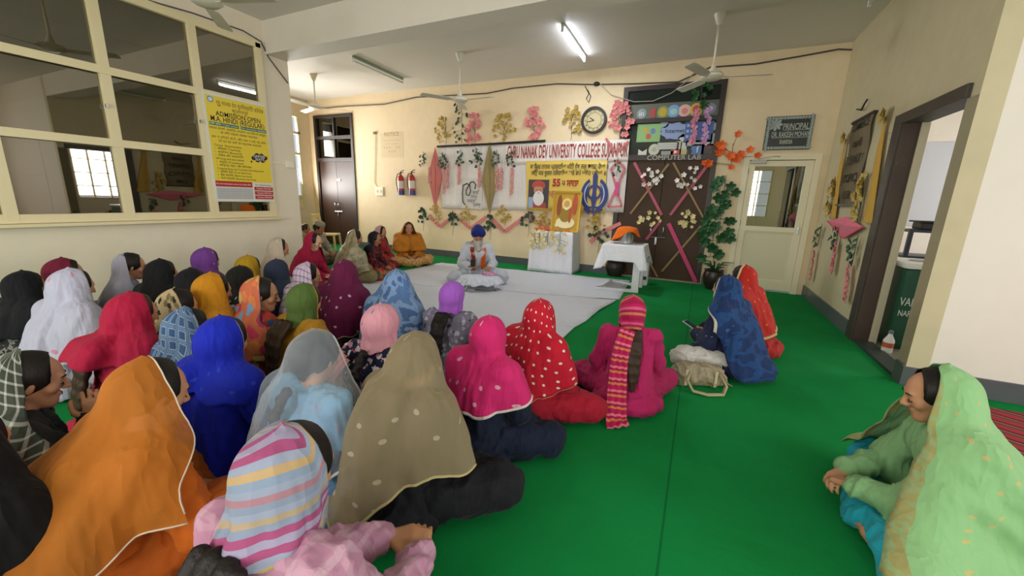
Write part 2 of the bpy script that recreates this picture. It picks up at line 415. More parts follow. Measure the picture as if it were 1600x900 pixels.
# recess window
fr = MB(); x0, x1 = XW-.06, XW+.03
for y in (RW0+.03, 7.10, RW1-.03): fr.box((x0, y-.035, RWZ0), (x1, y+.035, RWZ1), .004)
for z in (RWZ0+.03, 1.3, 2.42, 2.95, RWZ1-.03): fr.box((x0+.001, RW0, z-.03), (x1-.001, RW1, z+.03), .004)
win2 = struct('window_2', fr, M_FRAME)
gp = MB(); gp.box((XW-.02, RW0, 1.0), (XW-.015, RW1, RWZ1)); gp.build('window_glass', glass_mat((.95, .96, .97), .6, .02), win2)
pn = MB(); pn.box((XW-.03, RW0, RWZ0), (XW-.01, RW1, 1.28)); pn.build('window_panel', M_FRAME, win2)
# skirting
def skirt(name, segs):
    mb = MB()
    for lo, hi in segs: mb.box(lo, hi, .003)
    struct(name, mb, M_BASE)
skirt('baseboard_far', [((LD1+.02, YF-.02, 0), (DX0-.02, YF, .15)), ((DX1+.02, YF-.02, 0), (WD0-.06, YF, .15))])
skirt('baseboard_right', [((XR-.02, 5.62, 0), (XR, YF, .17)), ((XR-.02, YP, 0), (XR, RY0-.02, .17))])
skirt('baseboard_pier', [((XR-.02, YP-.02, 0), (XE, YP, .16))])
skirt('baseboard_left', [((XL, YB, 0), (XL+.02, 4.55, .14))])
mb = MB(); mb.box((XR+.98, YP-.022, 0), (XR+.986, YP-.018, .16)); mb.box((XR+1.0, YP-.004, .16), (XR+1.012, YP-.001, 2.6))
mb.box((XR+1.0, YP-.003, 1.62), (XR+2.6, YP-.0005, 1.628)); struct('trim_2', mb, plain('C9C4BC', .6))
mb = MB(); mb.box((XR-.01, RY0, .0), (XR+.15, RY1, .03)); struct('trim_3', mb, plain('2D3B36', .5))
# ------------------------------------------------------------------ doors
# far left brown door with two transom panes
fr = MB(); y0, y1 = YF-.03, YF+.08
fr.box((LD0, y0, 0), (LD0+.08, y1, 3.43), .004); fr.box((LD1-.08, y0, 0), (LD1, y1, 3.43), .004); fr.box((LD0, y0, 3.36), (LD1, y1, 3.43), .004)
fr.box((LD0, y0, 2.82), (LD1, y1, 2.90), .004); fr.box((LD0, y0, 2.25), (LD1, y1, 2.34), .004); fr.box(((LD0+LD1)/2-.02, y0+.02, 2.3), ((LD0+LD1)/2+.02, y1, 3.4))
d1 = struct('door_1', fr, M_DARKF)
gp = MB(); gp.box((LD0, YF+.03, 2.3), (LD1, YF+.036, 3.4)); gp.build('door_glass', glass_mat((.30, .34, .32), .8, .05), d1)
mid = (LD0+LD1)/2
for s in (-1, 1):
    lf = MB(); xa, xb = sorted((mid+s*.004, mid+s*(mid-LD0-.07) if s < 0 else mid+(LD1-mid-.07)))
    if s < 0: xa, xb = LD0+.07, mid-.004
    lf.box((xa, YF+.01, .01), (xb, YF+.05, 2.26), .004); leaf_ = lf.build('door_leaf', M_DOOR, d1)
    h = MB(); h.tube([(mid+s*.07, YF, 1.02), (mid+s*.07, YF-.05, 1.05), (mid+s*.06, YF-.055, 1.1), (mid+s*.07, YF-.05, 1.15), (mid+s*.07, YF, 1.18)], .010); h.build('door_handle', M_SILVER, leaf_, True)
h = MB(); h.tube([(mid-.12, YF-.015, .93), (mid+.16, YF-.015, .93)], .010); h.box((mid-.02, YF-.02, .80), (mid+.02, YF, .92), .004); h.box((mid+.02, YF-.01, 1.75), (mid+.14, YF+.01, 1.79)); h.build('door_bolt', M_SILVER, leaf_)
# brown double door, decorated
fr = MB(); x0, x1 = DX0, DX1
fr.box((x0, y0, 0), (x0+.085, y1, DZ), .004); fr.box((x1-.085, y0, 0), (x1, y1, DZ), .004); fr.box((x0, y0, DZ-.075), (x1, y1, DZ), .004)
fr.box((x0, y0, 2.845), (x1, y1, 2.915), .004); fr.box((x0, y0, 2.195), (x1, y1, 2.285), .004)
d2 = struct('door_2', fr, M_DARKF)
gp = MB(); gp.box((x0, YF+.03, 2.2), (x1, YF+.036, 3.42)); gp.build('door_glass', plain('1C2624', .12, spec=.7), d2)
gp = MB(); gp.box((x0+.08, YF+.018, 2.91), (x1-.08, YF+.026, 3.17)); gp.build('frosted_strip', plain('6A6E62', .3), d2)
mid = (x0+x1)/2
for s in (-1, 1):
    lf = MB(); xa, xb = (x0+.08, mid-.004) if s < 0 else (mid+.004, x1-.08)
    lf.box((xa, YF+.01, .02), (xb, YF+.05, 2.21), .004); leaf_ = lf.build('door_leaf', plain('45301F', .55, var=.2, spec=.3), d2)
    h = MB(); h.tube([(mid+s*.11, YF+.01, .86), (mid+s*.11, YF-.04, .87), (mid+s*.11, YF-.04, .99), (mid+s*.11, YF+.01, 1.0)], .011); h.build('door_handle', M_SILVER, leaf_, True)
h = MB(); h.tube([(mid-.16, YF-.012, .80), (mid+.16, YF-.012, .80)], .011); h.box((mid-.025, YF-.02, .66), (mid+.01, YF, .79), .004); h.build('door_bolt', M_SILVER, leaf_)
h = MB(); h.box((x0, YF-.05, 0), (x1, YF+.05, .025), .005); h.build('door_sill', M_STONE, d2)
# white office door
fr = MB(); x0, x1 = WD0, WD1; t = .085
fr.box((x0, y0, 0), (x0+t, y1, WDZ), .004); fr.box((x1-t, y0, 0), (x1, y1, WDZ), .004); fr.box((x0, y0, WDZ-.09), (x1, y1, WDZ), .004)
M_CREAM = plain('E6DCBC', .4)
d3 = struct('door_3', fr, M_CREAM)
lf = MB(); xa, xb = x0+t+.004, x1-t-.004
lf.box((xa, YF-.01, .03), (xa+.09, YF+.04, WDZ-.10), .003); lf.box((xb-.10, YF-.01, .03), (xb, YF+.04, WDZ-.10), .003)
lf.box((xa, YF-.01, WDZ-.19), (xb, YF+.04, WDZ-.10), .003); lf.box((xa, YF-.01, 1.02), (xb, YF+.04, 1.10), .003); lf.box((xa, YF-.01, .03), (xb, YF+.04, .20), .003)
lf.build('door_leaf', M_CREAM, d3)
pn = MB(); pn.box((xa+.06, YF+.01, .18), (xb-.08, YF+.03, 1.04)); pn.build('door_panel', plain('D9D2B2', .45), d3)
gp = MB(); gp.box((xa+.08, YF+.01, 1.09), (xb-.09, YF+.016, WDZ-.18)); gp.build('door_glass', glass_mat((.62, .72, .66), .95, .16), d3)
cz = MB(); cz.box((xa+.02, YF-.06, WDZ-.15), (xa+.24, YF-.01, WDZ-.09), .006); cz.bar((xa+.10, YF-.05, WDZ-.08), (xa+.30, YF-.10, WDZ-.04), .015, .008); cz.bar((xa+.30, YF-.10, WDZ-.04), (xa+.42, YF-.02, WDZ-.04), .015, .008); cz.build('door_closer', plain('8F8B80', .4, .6), d3)
hg = MB()
for z in (.25, 1.15, 2.0): hg.tube([(x0+t, YF-.02, z-.05), (x0+t, YF-.02, z+.05)], .010)
hg.box((xb-.06, YF-.03, 1.0), (xb-.03, YF-.005, 1.12), .004); hg.build('door_hinge', M_SILVER, d3)
# office seen through the glass door
holed_wall('wall_office', wall_mat('7F9488', 'office_paint', .1), 'y', 9.6, .1, 0, 3.2, 0, 3.0, [])
mb = MB(); mb.box((.9, 8.7, 1.02), (1.35, 8.75, 1.36), .01); mb.box((1.10, 8.7, .86), (1.16, 8.74, 1.04)); mb.box((1.0, 8.62, .80), (1.26, 8.82, .86), .01)
ow = MB(); ow.box((-.1, YF+.2, 0), (0, 9.7, 3.)); ow.box((3.0, YF+.2, 0), (3.1, 9.7, 3.)); ow.box((-.2, YF+.2, 3.), (3.1, 9.7, 3.1)); ow.box((-.2, YF+.2, -.1), (3.1, 9.7, -.01)); struct('wall_office_side', ow, wall_mat('7F9488', 'office_paint', .1))
ow = MB(); ow.box((DX0-.2, YF+.5, -.1), (DX1+.1, YF+.55, 3.8)); ow.box((LD0-.3, YF+.9, -.1), (LD1+.3, YF+.95, 3.8)); ow.box((LD0-.3, YF, -.1), (LD1+.3, YF+.95, 0)); ow.box((DX0-.2, YF, -.1), (DX1+.1, YF+.55, 0)); struct('door_light_block', ow, plain('4A4238', .7))  # added unseen dark backing, keeps world light out of the brown door gaps
tag(mb.build('office_monitor', M_BLACK), 'dark computer monitor seen through the glass of the cream office door', 'monitor')
mb = MB(); mb.box((.5, 8.45, .74), (1.7, 9.1, .80), .01)
for (x, y) in ((.55, 8.5), (1.65, 8.5), (.55, 9.05), (1.65, 9.05)): mb.box((x-.03, y-.03, 0), (x+.03, y+.03, .75))
tag(mb.build('office_desk', plain('5A4030', .4)), 'brown desk behind the cream glazed office door', 'desk')
# side doorway, dark frame
fr = MB(); xa, xb = XR-.03, XR+.17
fr.box((xa, RY1, 0), (xb, RY1+.17, RZ+.10), .005); fr.box((xa+.12, RY0-.04, 0), (xb, RY0, RZ+.1), .003); fr.box((xa, RY0-.04, RZ), (xb, RY1+.17, RZ+.10), .005)
d4 = struct('door_4', fr, plain('3E3530', .5, var=.35))
fr = MB(); fr.box((XR-.02, RY1-.035, 0), (XR+.115, RY1+.01, RZ)); fr.build('door_post', plain('3E3026', .5, var=.35), d4)
fr = MB(); fr.box((xb-.055, RY1-.05, 0), (xb+.01, RY1+.02, RZ)); fr.build('door_stop', plain('BDB69E', .5), d4)

# ================================================================== CEILING THINGS
def fan(x, y, zc, zh, ang, label, stained=False, R_=.62):
    root = empty('ceiling_fan', (x, y, zh), label, 'fan', 'ceiling fans')
    m = plain('D8D2C0', .35); mb = MB(); mb.tube([(x, y, zh+.08), (x, y, zc-.08)], .014); mb.build('down_rod', m, root, True)
    mb = MB(); mb.lathe((x, y, zc-.13), [(.02, 0), (.035, .02), (.07, .11), (.075, .13)]); auto_smooth(mb.build('ceiling_cup', m, root))
    mb = MB(); mb.lathe((x, y, zh+.03), [(.016, .12), (.04, .05), (.045, 0), (.02, -.01)]); auto_smooth(mb.build('lower_cup', m, root))
    mb = MB(); mb.lathe((x, y, zh-.05), [(.03, 0), (.10, .005), (.135, .03), (.14, .055), (.12, .08), (.05, .10), (.02, .105)]); auto_smooth(mb.build('motor', m, root))
    for k in range(3):
        a = ang+k*2*PI/3; d = np.array([math.cos(a), math.sin(a), 0]); s = np.array([-d[1], d[0], 0]); b = MB(); c0 = np.array([x, y, zh-.02])
        rows = [(.10, .022), (.17, .022), (.20, .058), (.40, .065), (R_-.04, .070), (R_, .05)]; V = []; F = []
        for (r, w) in rows:
            for (i, j) in ((-1, 0), (1, 0), (1, 1), (-1, 1)): V.append(c0+d*r+s*w*i+np.array([0, 0, .012*i-.003+.006*j]))
        for q in range(len(rows)-1):
            for e in range(4): F.append((q*4+e, q*4+(e+1) % 4, (q+1)*4+(e+1) % 4, (q+1)*4+e))
        F += [(3, 2, 1, 0), tuple(len(V)-4+i for i in range(4))]
        b.add(V, F); b.build('blade', plain('C9C3B2', .4), root)
    return root
fan(-4.09, 6.32, ZC, 3.10, math.radians(-4), 'white three-blade ceiling fan above the white banner and bearded reader', R_=.70)
fan(-.10, 6.28, ZC, 3.10, math.radians(8), 'white three-blade ceiling fan above the brown double door', R_=.70)
fan(-7.70, 6.30, ZC, 3.20, math.radians(42), 'white ceiling fan in the far left corner near the brown door', R_=.75)
p = zp(322, 3, 3.12); fan(p[0], p[1], ZC, 3.14, math.radians(18), 'white ceiling fan near the top left above the glazed screen', R_=.70)
def tube_light(x0, y0, x1, y1, z, on, label):
    root = empty('tube_light', ((x0+x1)/2, (y0+y1)/2, z), label, 'tube light', 'ceiling tube lights'); d = np.array([x1-x0, y1-y0, 0.]); d /= np.linalg.norm(d)
    a = np.array([x0, y0, z]); b = np.array([x1, y1, z])
    mb = MB(); mb.bar(a-[0, 0, .02], b-[0, 0, .02], .045, .04); mb.build('batten', plain('8FA08C' if not on else 'D5D8D5', .5), root)
    for q, s in ((a, 1), (b, -1)):
        mb = MB(); mb.bar(q+d*s*.0-[0, 0, .07], q+d*s*.03-[0, 0, .07], .035, .08); mb.build('lamp_holder', M_WHITE, root)
    mb = MB(); mb.tube([a+d*.03-[0, 0, .085], b-d*.03-[0, 0, .085]], .016, 10)
    mb.build('tube', emit('EAF2FF', 22.) if on else plain('D8DAD6', .3), root, True)
    if on:
        l = bpy.data.lights.new('tube_glow', 'AREA'); l.shape = 'RECTANGLE'; l.size = .06; l.size_y = 1.2; l.energy = 30; l.color = (.90, .95, 1)
        o = bpy.data.objects.new('tube_glow', l); COL.objects.link(o); o.parent = root; o.location = (0, 0, -.11)
tube_light(-2.07, 5.80, -2.11, 7.12, ZC, True, 'lit white tube light on the ceiling above the altar')
tube_light(-5.98, 5.75, -6.05, 7.15, ZC, False, 'unlit greenish tube light batten on the ceiling between the two left fans')
# tube light low on the ceiling edge at the right wall
p = zp(1362, 22, ZC); tube_light(XR-.25, 5.2, XR-.25, 6.4, ZC, False, 'unlit tube light batten at the right wall ceiling edge')
# surface cable strung across the far wall
def wall_pts(pts, dy=.02): return [yp(x, y, YF-dy) for x, y in pts]
mb = MB(); mb.tube(wall_pts([(497, 170), (540, 166), (600, 163), (650, 152), (690, 150), (760, 146), (800, 138), (870, 131), (925, 132), (990, 131), (1060, 128), (1110, 105), (1180, 100), (1250, 88), (1310, 77), (1335, 78), (1338, 96)]), .012, 6)
tag(mb.build('wall_cable', M_WIRE, None, True), 'dark cable strung high along the whole cream far wall', 'cable')
mb = MB(); mb.tube(wall_pts([(938, 131), (955, 148), (990, 159), (1020, 158), (1050, 145), (1075, 125), (1090, 106)], .05), .007, 6)
tag(mb.build('hanging_wire', plain('B9B2A0', .6), None, True), 'pale thin wire sagging across the top of the brown double door', 'wire')
mb = MB(); q = yp(932, 131, YF-.03); mb.sphere(q, (.06, .03, .04)); mb.tube(wall_pts([(914, 134), (920, 146), (916, 154), (920, 160), (923, 150), (918, 140)], .03), .007, 6)
tag(mb.build('wire_hook', M_BLACK, None, True), 'small black wire joint box with loop hanging above the clock', 'wire hook')
mb = MB(); mb.tube([xp(x, y, XL+.02) for x, y in ((230, 0), (300, 20), (380, 48), (408, 65), (420, 90), (450, 130))], .008, 6)
tag(mb.build('wall_cable', M_WIRE, None, True), 'thin cable running above the glazed screen down the left wall corner', 'cable')
mb = MB(); mb.tube(wall_pts([(587, 210), (586, 250), (585, 285), (592, 295)], .015), .006, 6)
tag(mb.build('wall_cable', plain('BFAF8C', .6), None, True), 'pale vertical wire running down to the switch board on the far wall', 'cable')
mb = MB(); q = yp(586, 208, YF); mb.box((q[0]-.04, YF-.03, q[2]-.03), (q[0]+.05, YF, q[2]+.03), .005)
tag(mb.build('junction_box', plain('6B6250', .5)), 'small brown junction box left of the wall notice', 'junction box')
q = yp(593.5, 299, YF); root = empty('switch_board', tuple(q), 'white square switch board on the far wall left of the extinguishers', 'switch board')
mb = MB(); mb.box((q[0]-.13, YF-.03, q[2]-.11), (q[0]+.13, YF, q[2]+.11), .006); mb.build('plate', plain('E9DFC4', .4), root)
for i in (-1, 1):
    mb = MB(); mb.box((q[0]+i*.06-.025, YF-.038, q[2]-.03), (q[0]+i*.06+.025, YF-.03, q[2]+.04), .004); mb.build('switch', plain('CFC5A8', .4), root)
# faint handwritten notice on the wall
q0 = yp(594, 208, YF); q1 = yp(631, 246, YF)
root = empty('wall_notice', ((q0[0]+q1[0])/2, YF, q1[2]), 'faded cream paper notice on the far wall above the extinguishers', 'notice')
mb = MB(); mb.box((q0[0], YF-.004, q1[2]), (q1[0], YF, q0[2])); mb.build('paper', plain('DCC8A2', .7), root)
for i, (s, z, sc) in enumerate((('NOTICE', .93, .13), ('------------------------------', .70, .06), ('-----------  ----------', .56, .06), ('= = =      = =', .40, .10), ('= = =', .24, .10))):
    text_mesh('lettering', s, sc, ((q0[0]+q1[0])/2, YF-.004, q1[2]+(q0[2]-q1[2])*z), (1, 0, 0), (0, 0, 1), (0, -1, 0), plain('A68D66', .7), root)

# fire extinguishers
def extinguisher(px, label):
    q = yp(px, 306, YF-.09); x, y = q[0], YF-.09; z = yp(px, 305, YF-.09)[2]
    root = empty('fire_extinguisher', (x, y, z), label, 'fire extinguisher', 'red fire extinguishers on the far wall')
    mb = MB(); mb.lathe((x, y, z), [(.06, 0), (.075, .01), (.075, .40), (.06, .45), (.03, .48), (.02, .50)]); auto_smooth(mb.build('cylinder', plain('A81E1B', .3), root))
    mb = MB(); mb.lathe((x, y, z+.012), [(.0765, 0), (.0765, .10)]); mb.build('blue_band', plain('2B3C86', .4), root)
    mb = MB(); mb.lathe((x, y, z+.16), [(.0762, 0), (.0762, .18)]); mb.build('paper_label', plain('CFC7BC', .5), root)
    mb = MB(); mb.tube([(x-.02, y, z+.50), (x, y, z+.54), (x+.02, y, z+.53)], .018); mb.bar((x-.01, y, z+.55), (x+.10, y, z+.60), .02, .012); mb.bar((x, y, z+.53), (x+.09, y, z+.54), .02, .012); vv = mb.build('valve', M_BLACK, root)
    mb = MB(); mb.tube([(x-.01, y, z+.52), (x-.09, y-.01, z+.50), (x-.135, y-.01, z+.38), (x-.13, y-.01, z+.26), (x-.095, y-.02, z+.15), (x-.085, y-.02, z+.08)], .011); mb.build('hose', plain('3A2E28', .6), vv, True)
extinguisher(627, 'red fire extinguisher on the far wall, left of the pair'); extinguisher(644, 'red fire extinguisher on the far wall, right of the pair')

# clock
q = yp(928, 188, YF-.03); root = empty('wall_clock', tuple(q), 'round black-rimmed wall clock with gold face beside the brown double door', 'clock')
def ringm(mb, c, R1, R2, y0_, y1_, n=40):
    V = []; F = []
    for k in range(n):
        a = 2*PI*k/n
        for (r, y) in ((R1, y0_), (R2, y0_), (R2, y1_), (R1, y1_)): V.append((c[0]+r*math.cos(a), y, c[2]+r*math.sin(a)))
    for k in range(n):
        for e in range(4): F.append((k*4+e, ((k+1) % n)*4+e, ((k+1) % n)*4+(e+1) % 4, k*4+(e+1) % 4))
    return mb.add(V, F)
RC = .245
mb = MB(); ringm(mb, q, RC-.045, RC, YF, YF-.06); auto_smooth(mb.build('rim', M_BLACK, root))
mb = MB(); mb.lathe((q[0], YF-.02, q[2]), [(RC-.04, 0), (.001, -.002)], 40, 'y'); mb.build('dial', plain('CDBE93', .4), root)
mb = MB(); ringm(mb, q, .135, .145, YF-.022, YF-.026); mb.build('dial_ring', plain('8A7B55', .5), root)
for k in range(12):
    a = PI/2-2*PI*(k+1)/12; text_mesh('numeral', str(k+1), .055, (q[0]+.17*math.cos(a), YF-.024, q[2]+.17*math.sin(a)), (1, 0, 0), (0, 0, 1), (0, -1, 0), M_BLACK, root)
for (L, w, a) in ((.10, .014, math.radians(148)), (.14, .010, math.radians(-170))):
    mb = MB(); mb.bar((q[0], YF-.03, q[2]), (q[0]+L*math.cos(a), YF-.03, q[2]+L*math.sin(a)), w, .004, (0, -1, 0)); mb.build('hand', M_BLACK, root)

# ================================================================== POSTER ON THE GLAZED SCREEN
PA, PB, PC_, PD = (xp(x, y, XL+.05) for x, y in ((316, 145), (415, 162), (429, 317), (337, 313)))
py0, py1 = (PA[1]+PD[1])/2, (PB[1]+PC_[1])/2; pz1 = (PA[2]+PB[2])/2; pz0 = (PC_[2]+PD[2])/2
root = empty('admission_poster', (XL+.05, (py0+py1)/2, pz0), 'yellow college admission poster taped over the right panes of the glazed screen', 'poster')
mb = MB(); mb.box((XL+.036, py0, pz0), (XL+.046, py1, pz1)); mb.build('white_sheet', plain('D9D7CE', .4), root)
PWD, PHT = py1-py0, pz1-pz0
def prect(u0, v0, u1, v1, name, mat, d=.0015):
    mb = MB(); mb.box((XL+.046, py0+PWD*u0, pz1-PHT*v1), (XL+.046+d, py0+PWD*u1, pz1-PHT*v0)); return mb.build(name, mat, root)
M_YEL = plain('E3C934', .45); M_RED = plain('B02A22', .5); M_INK = plain('1E1A12', .6); M_GRN = plain('1F6B52', .5); M_BROWNINK = plain('6B3F14', .6)
prect(.03, .02, .985, .80, 'yellow_field', M_YEL)
prect(.03, .80, .62, .855, 'red_strip', M_RED, .002); prect(.03, .865, .62, .975, 'newsprint_block', plain('B9BAB8', .6), .002)
for k in range(3): prect(.65, .845+.045*k, .985, .882+.045*k, 'red_strip', M_RED, .002)
prect(.05, .255, .50, .285, 'green_strip', M_GRN, .002); prect(.53, .255, .97, .285, 'green_strip', M_GRN, .002)
def ptext(s, u, v, size, mat, al='CENTER', bold=0., fit=None): text_mesh('lettering', s, size, (XL+.048, py0+PWD*u, pz1-PHT*v), (0, 1, 0), (0, 0, 1), (1, 0, 0), mat, root, .001, al, 1., bold, fit and fit*PWD)
ptext('गुरु नानक देव यूनिवर्सिटी कॉलेज', .57, .075, .075, M_BROWNINK, fit=.76); ptext('सुजानपुर', .55, .125, .07, M_BROWNINK, fit=.26)
ptext('ADMISSION OPEN', .52, .175, .085, M_INK, bold=.0012, fit=.72); ptext('M.A. HINDI (REGULAR)', .51, .225, .098, plain('2A120C', .6), bold=.0012, fit=.86)
ptext('NEP 2020 / 2 year course', .27, .27, .032, M_WHITE, fit=.42); ptext('Fee concession available', .75, .27, .032, M_WHITE, fit=.42)
ptext('समाज सेवकों, साहित्य अध्ययन एवं शोध के इच्छुक', .5, .31, .042, M_INK, fit=.92); ptext('के लिए उत्तम अवसर उपलब्ध', .5, .345, .04, M_INK, fit=.6)
ptext('हम न हिन्दी बोलें, और यश न बढे यह कैसे', .5, .39, .042, M_BROWNINK, fit=.88); ptext('जो मन को भाये वो मातृभाषा कहलाये', .5, .425, .042, M_BROWNINK, fit=.7)
for k, s in enumerate(('Career Opportunities:', '•  शिक्षक (Teaching)', '•  अनुसंधान (Research)', '•  लेखक और पत्रकारिता', 'Writing and Journalism', '•  अनुवाद (Translation)', '•  कॉन्टेन्ट राइटर और फ्रीलांसर', 'Copywriting and Content Development', '•  सिविल सेवा (Civil Services)', '•  बैंक सर्विस (Bank Services)', '•  रेलवे सर्विस (Railway Services)')):
    ptext(s, .08, .465+.031*k, .04, M_INK, 'LEFT')
ptext('for college & subject', .82, .825, .030, M_INK); ptext('For more information contact the college office', .32, .828, .028, M_WHITE, fit=.55)
for k in range(5): ptext('================  ===============  ==============', .33, .88+.021*k, .022, plain('66676A', .7), fit=.55)
for k in range(3): ptext('Contact: 98-76-54', .82, .863+.045*k, .030, M_WHITE, fit=.26)
mb = MB(); uc, vc = .80, .545
for (du, dv, r) in ((0, 0, .05), (-.07, 0, .045), (.07, 0, .045), (-.11, .008, .03), (.11, -.005, .03), (-.04, -.02, .04), (.04, -.02, .04), (-.04, .02, .04), (.05, .02, .04), (-.15, .045, .014)):
    mb.lathe((XL+.0475, py0+PWD*(uc+du), pz1-PHT*(vc+dv)), [(r*1.25, 0), (.001, .001)], 16, 'x')
mb.build('cloud_bubble', M_INK, root); ptext('LIMITED', uc, vc-.012, .05, M_WHITE, fit=.2); ptext('SEATS', uc, vc+.018, .05, M_WHITE, fit=.16)
mb = MB(); mb.lathe((XL+.0475, py0+PWD*.11, pz1-PHT*.055), [(.05, 0), (.001, .001)], 24, 'x'); mb.build('round_emblem', plain('3E6FA8', .5), root)
mb = MB(); mb.lathe((XL+.049, py0+PWD*.11, pz1-PHT*.055), [(.028, 0), (.001, .001)], 24, 'x'); mb.build('emblem_centre', plain('C9D5DE', .5), root)
# small switch strip at the end of the left wall
q = xp(453, 257, XL+.01); mb = MB(); mb.box((XL, q[1]-.07, q[2]-.05), (XL+.035, q[1]+.05, q[2]+.05), .005); mb.box((XL, q[1]-.7, q[2]+.0), (XL+.012, q[1]-.05, q[2]+.012))
tag(mb.build('wall_socket', plain('EDE6D2', .4)), 'small white socket with conduit at the far end of the left wall', 'socket')
# ================================================================== WALL DECORATIONS
M_GOLD = plain('B79A4A', .45); M_GOLDD = plain('9C8338', .5); M_PINK = plain('E08C8C', .7); M_LEAF = plain('2F4A34', .55, var=.3); M_LEAFB = plain('27582F', .5, var=.3)
M_ORANGE = plain('E2601C', .6, var=.25); M_STEM = plain('4E5A38', .6); M_PETAL = plain('E9E2DC', .6); M_CREAMF = plain('E3D29B', .6, var=.15)
def leaf(mb, c, r, ang, an, ax, az, lobes=5, cup=.3, rnd=None):
    """lobed leaf / blossom of real relief lying near a wall: centre c, out-of-wall normal an"""
    n = lobes*4; V = [np.array(c)+an*r*.05]; tl = rnd.uniform(-.5, .5) if rnd else 0; t2 = rnd.uniform(-.5, .5) if rnd else 0
    for k in range(n):
        a = ang+2*PI*k/n; q = r*(.62+.38*abs(math.cos(lobes*(a-ang)/2))**.8)
        V.append(np.array(c)+(ax*math.cos(a)+az*math.sin(a))*q+an*(cup*q*.6+tl*q*math.cos(a)*.8+t2*q*math.sin(a)*.8+r*.3))
    mb.add(V, [(0, 1+k, 1+(k+1) % n) for k in range(n)])
def spray(name, c, w, h, mat, n, label, group=None, lr=.06, an=(0, -1, 0), ax=(1, 0, 0), lobes=5, stem=None, seed=1, stem_to=None, cat='flower spray', shape='bush', off=.03, pts=None):
    """artificial spray fixed on a wall; c = centre of its base"""
    rnd = random.Random(seed); an = np.array(an, float); ax = np.array(ax, float); az = np.array([0, 0, 1.]); c = np.array(c, float)
    root = empty(name, tuple(c), label, cat, group); mb = MB(); st = MB()
    for k in range(n):
        if pts: u, v = pts[k % len(pts)]; u += rnd.uniform(-.08, .08); v += rnd.uniform(-.04, .04)
        elif shape == 'bush': v = rnd.random()**.8; u = rnd.uniform(-.5, .5)*(1-abs(v-.4)*1.1)
        elif shape == 'vine': v = -(k+.5)/n; u = rnd.choice((-1, 1))*rnd.uniform(.1, .5)
        p = c+ax*u*w+az*v*h+an*(off+rnd.uniform(0, .03))
        leaf(mb, p, lr*.8*rnd.uniform(.75, 1.25), rnd.uniform(0, 6), an, ax, az, lobes, .3, rnd)
        if shape == 'vine' or pts or k % 2 == 0:
            b = c+az*(v*h*.6 if shape != 'vine' else v*h+.04)+an*off*.5
            st.tube([b, (b+p)/2+az*.01, p], .003, 4)
    b0 = c+an*off*.5; 
    if shape == 'vine': st.tube([b0+az*.05, b0+ax*.02*w-az*h*.5, b0-az*h], .004, 5)
    else: st.tube([b0-az*(stem_to or .05), b0+ax*.02, b0+az*h*.6], .004, 5)
    st.build('stem', stem or M_STEM, root); mb.build('leaves', mat, root)
    return root
def wpos(x, y, d=0.): p = yp(x, y, YF-d); return p
G1 = 'gold leaf sprays above the banner'
for i, (x, y, where) in enumerate(((697, 222, 'leftmost, over the rod end'), (788, 220, 'over the middle of the rod'), (892, 215, 'just left of the clock'))):
    spray('gold_spray', wpos(x, y), .55, .55, M_GOLD, 22, f'gold leaf spray above the white banner, {where}', G1, .062, seed=10+i)
for i, (x, y, where) in enumerate(((742, 224, 'leftmost of the pink ones'), (834, 219, 'between two gold sprays'), (967, 214, 'right of the clock'))):
    spray('pink_spray', wpos(x, y), .50, .60, M_PINK, 34, f'pink blossom spray above the white banner, {where}', 'pink blossom sprays above the banner', .065, seed=20+i)
# banner: rod, white sheet, lettered strip, cards
root = empty('banner_rod', tuple(wpos(766, 225)), 'thin black rod holding the top left edge of the white banner', 'rod')
mb = MB(); mb.tube([wpos(683, 229, .05), wpos(765, 225, .05), wpos(852, 220, .05)], .022, 8); mb.build('rod', M_BLACK, root)
def sheet(name, P, mat, parent, nx=40, nz=12, amp=.012, seed=0, th=.004, freq=9):
    """hanging cloth through four corners TL TR BR BL with soft vertical folds, real thickness"""
    P = [np.array(p) for p in P]; rnd = np.random.RandomState(seed); ph = rnd.uniform(0, 6, 4); V = []; uv = []
    for lay in (0, 1):
        for j in range(nz+1):
            for i in range(nx+1):
                u, v = i/nx, j/nz; p = (P[0]*(1-u)+P[1]*u)*(1-v)+(P[3]*(1-u)+P[2]*u)*v
                nrm = np.cross(P[1]-P[0], P[0]-P[3]); nrm /= np.linalg.norm(nrm)
                w = amp*(math.sin(u*freq*6.28+ph[0]+v*1.2)+.6*math.sin(u*freq*2.7*6.28+ph[1]-v*2))*(.4+.6*v)
                V.append(p+nrm*(w-lay*th)); uv.append((u, v))
    F = []; s = (nx+1)*(nz+1)
    for j in range(nz):
        for i in range(nx):
            q = j*(nx+1)+i; F.append((q, q+nx+1, q+nx+2, q+1)); F.append((s+q, s+q+1, s+q+nx+2, s+q+nx+1))
    for i in range(nx): q = i; F.append((q, q+1, s+q+1, s+q)); q = nz*(nx+1)+i; F.append((q+1, q, s+q, s+q+1))
    return mesh_obj(name, V, F, mat, parent, True, uv=uv)
M_SHEET = fabric('plain', ['DCD6D2'], src='Object'); M_SHEET2 = fabric('plain', ['E8E2DC'], src='Object')
root = empty('white_banner_cloth', tuple(wpos(820, 328)), 'large plain white cloth banner hung across the far wall under the sprays', 'banner')
sheet('cloth', [wpos(684, 229, .03), wpos(984, 217, .03), wpos(974, 332, .03), wpos(692, 326, .03)], M_SHEET, root, 90, 12, .008, 1, freq=7)
root = empty('lettered_strip', tuple(wpos(880, 252)), 'white cloth strip with tall red hand-painted capital letters across the banner', 'banner')
SL, SR_ = wpos(790, 249, .05), wpos(984, 236, .05)
